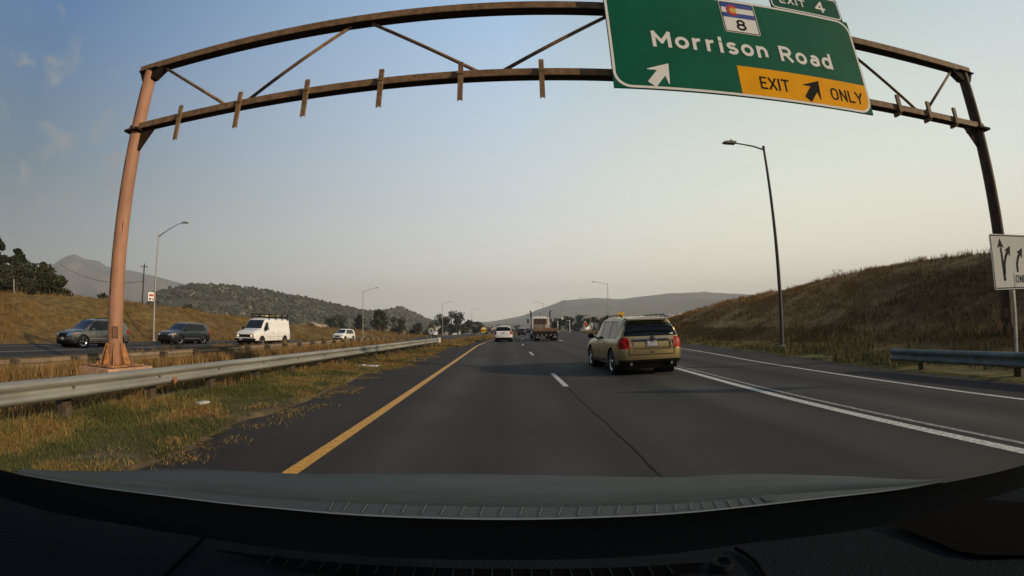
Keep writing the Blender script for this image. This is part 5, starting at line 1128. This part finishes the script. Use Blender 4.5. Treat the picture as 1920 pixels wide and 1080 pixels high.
post_sign('orange_sign', 'orange diamond sign in front of the trees by the exit ramp', 'road sign', 28.0, 150, 0, [(0, 1.75), (.8, 2.55), (0, 3.35), (-.8, 2.55)], m_or, z=-.5, marks=(('dark_mark', m_sk, [(-.2, 2.1), (.2, 2.1), (.3, 2.6), (0, 3.0), (-.3, 2.6)]),))
post_sign('round_sign', 'small grey round sign back right of the guardrail end', 'road sign', -14.6, 88, 0, [(.62*math.cos(R(a)), 2.0+.62*math.sin(R(a))) for a in range(0, 360, 30)], mat('sign_back_grey', (.40, .40, .38), .5), z=-1.1, pm=m_pole, marks=(('dark_centre', m_sk, [(.22*math.cos(R(a)), 2.0+.22*math.sin(R(a))) for a in range(0, 360, 45)]),))
for i, (x, y, h, lb) in enumerate([(-31.2, 108, 2.6, 'tall weathered wooden post right of the white off-road car'), (-28.6, 118, 1.3, 'short dark-topped post left of its twin on the golden slope'), (-28.4, 128, 1.4, 'dark-topped post in the middle of the short posts'), (-27.6, 137, 1.3, 'dark-topped post nearest the far lamps')]):
    t = thing('roadside_post', lb, 'post', (x, y, gz(x, y)), 0, 'posts along the far road edge')
    b = B(); b.tube((0, 0, -.4), (0, 0, h), .13, .11, 8); b.done('shaft', mat('rusty_post', (.14, .06, .03), .9) if i == 0 else m_wood, t)
    if i: b = B(); b.box((-.2, -.12, h-.45), (.2, .12, h+.05), .04); b.done('reflector', m_sk, t)
t = thing('marker_post', 'bent white post in the grass at the left edge', 'post', (-52.5, 30.5, gz(-52.5, 30.5)), R(60))
b = B(); b.path([(.5, 0, -.2), (.32, 0, .25), (0, 0, .75), (-.1, 0, 2.0)], .055, 8); b.done('shaft', mat('pale_post', (.30, .30, .27), .6), t)
def rubbish(name, label, x, y, n, sc):
    b = B()
    for k in range(n):
        cx_, cy_ = x+rng.normal(0, sc*.8), y+rng.normal(0, sc*.5); b.ico((cx_, cy_, gz(cx_, cy_)+.05), sc*rng.uniform(.22, .5), 2, (1.6, .8, .35), .25)
    o = b.done(name, mat('white_litter', (.62, .62, .60), .7, bump=.5, bscale=30)); tag(o, label, 'litter'); return o
rubbish('litter', 'crumpled white plastic heap in the grass beside the left shoulder', -4.75, 15.9, 5, .28)
b = B(); zz_ = gz(-5.3, 6.6)+.06; b.prism([(-5.36, 6.52), (-5.24, 6.50), (-5.20, 6.72), (-5.33, 6.74)], 'z', zz_, zz_+.035); o = b.done('paper_cup', mat('white_litter', (.62, .62, .60), .7)); tag(o, 'flattened white cup on the grass by the nearest shoulder', 'litter')
t = thing('water_tank', 'white cylindrical water tank at the foot of the far mesa', 'water tank', (84, 640, 6)); b = B(); b.tube((0, 0, 0), (0, 0, 7), 2.6, 2.6, 20); b.done('drum', m_sw, t, angle=40); b = B(); b.tube((0, 0, 7), (0, 0, 8), 2.6, .4, 20); b.done('roof', m_sw, t, angle=40)
# houses of the far town: one of each kind, then copies
def house(col, rc, wx_, dy_, hh):
    t = thing('house', '', 'house', (0, 0, 0)); b = B(); b.box((-wx_/2, -dy_/2, -4), (wx_/2, dy_/2, hh)); b.done('wall', mat('wall_%d' % int(col[0]*100), col, .8), t)
    b = B(); b.prism([(-wx_/2-.4, hh+.003), (wx_/2+.4, hh+.003), (0, hh+wx_*.22)], 'y', -dy_/2-.4, dy_/2+.4); b.done('roof', mat('roof_%d' % int(rc[0]*100), rc, .8), t)
    b = B(); b.box((-wx_*.3, -dy_/2-.03, hh*.35), (-wx_*.05, -dy_/2-.003, hh*.75)); b.box((wx_*.1, -dy_/2-.03, hh*.35), (wx_*.35, -dy_/2-.003, hh*.75)); b.done('window', m_glass2, t); return t
protos = [house((.62, .58, .52), (.20, .17, .15), 11, 9, 6), house((.50, .44, .38), (.30, .24, .20), 13, 9, 5.5), house((.70, .70, .68), (.12, .12, .13), 10, 12, 7)]
used = [False]*3
def put_house(x, y, z, group, label):
    k = int(rng.integers(0, 3)); p_ = protos[k]
    c = copy_tree(p_) if used[k] else p_; used[k] = True
    c.location = (x, y, z); c.rotation_euler = (0, 0, rng.uniform(-.7, .7)); c['label'] = label; c['group'] = group
for k in range(70):
    a = R(rng.uniform(12.5, 25)); r_ = rng.uniform(760, 1120); put_house(r_*math.sin(a), r_*math.cos(a), -2+(r_-760)*.045+1.5*(math.degrees(a)-12)*.35, 'houses of the far town at the foot of the mesa', 'one of the tiny pale houses of the far town above the gold car')
for k in range(34):
    a = R(rng.uniform(-9.5, 0)); r_ = rng.uniform(420, 900); put_house(r_*math.sin(a), r_*math.cos(a), -7+(r_-420)*.012, 'houses in the haze left of the white crossover', 'one of the tiny hazy houses down the valley left of the white crossover')
for k, (a, r_) in enumerate([(13.6, 420), (12.4, 430), (10.4, 400)]):
    a = R(a); put_house(r_*math.sin(a), r_*math.cos(a), 2.0, 'low pale roofs behind the exit ramp trees', 'one of the low pale roofs showing over the exit ramp trees')
for i in range(3):
    if not used[i]: 
        for ch in list(protos[i].children): bpy.data.objects.remove(ch)
        bpy.data.objects.remove(protos[i])
# pale bare earth cut at the foot of the wooded hill
o = B(); 
for k in range(16):
    a = R(-26.5+.38*k); r_ = 330; o.ico((r_*math.sin(a), r_*math.cos(a), 1.6+(8-abs(k-7))*.22-k*.12), 3.2+rng.uniform(-1, 1), 1, (1.7, 1, .55), .3)
ob = o.done('bare_earth', mat('bare_earth', (.42, .30, .22), .95, noise=.3, nscale=.3)); tag(ob, kind='structure')
# ------------------------------------------------------------------ smoke haze in the air
b = B(); b.box((-5600, -3300, -60), (5600, 5600, 470)); hz = b.done('haze', None); tag(hz, kind='stuff')
hm = bpy.data.materials.new('haze'); hm.use_nodes = True; t_ = hm.node_tree; t_.nodes.remove(t_.nodes['Principled BSDF'])
pv = t_.nodes.new('ShaderNodeVolumePrincipled'); pv.inputs['Color'].default_value = (.90, .92, .95, 1); pv.inputs['Density'].default_value = HAZE = 0.00026; pv.inputs['Anisotropy'].default_value = .1
t_.links.new(pv.outputs[0], t_.nodes['Material Output'].inputs['Volume']); hz.data.materials.append(hm)
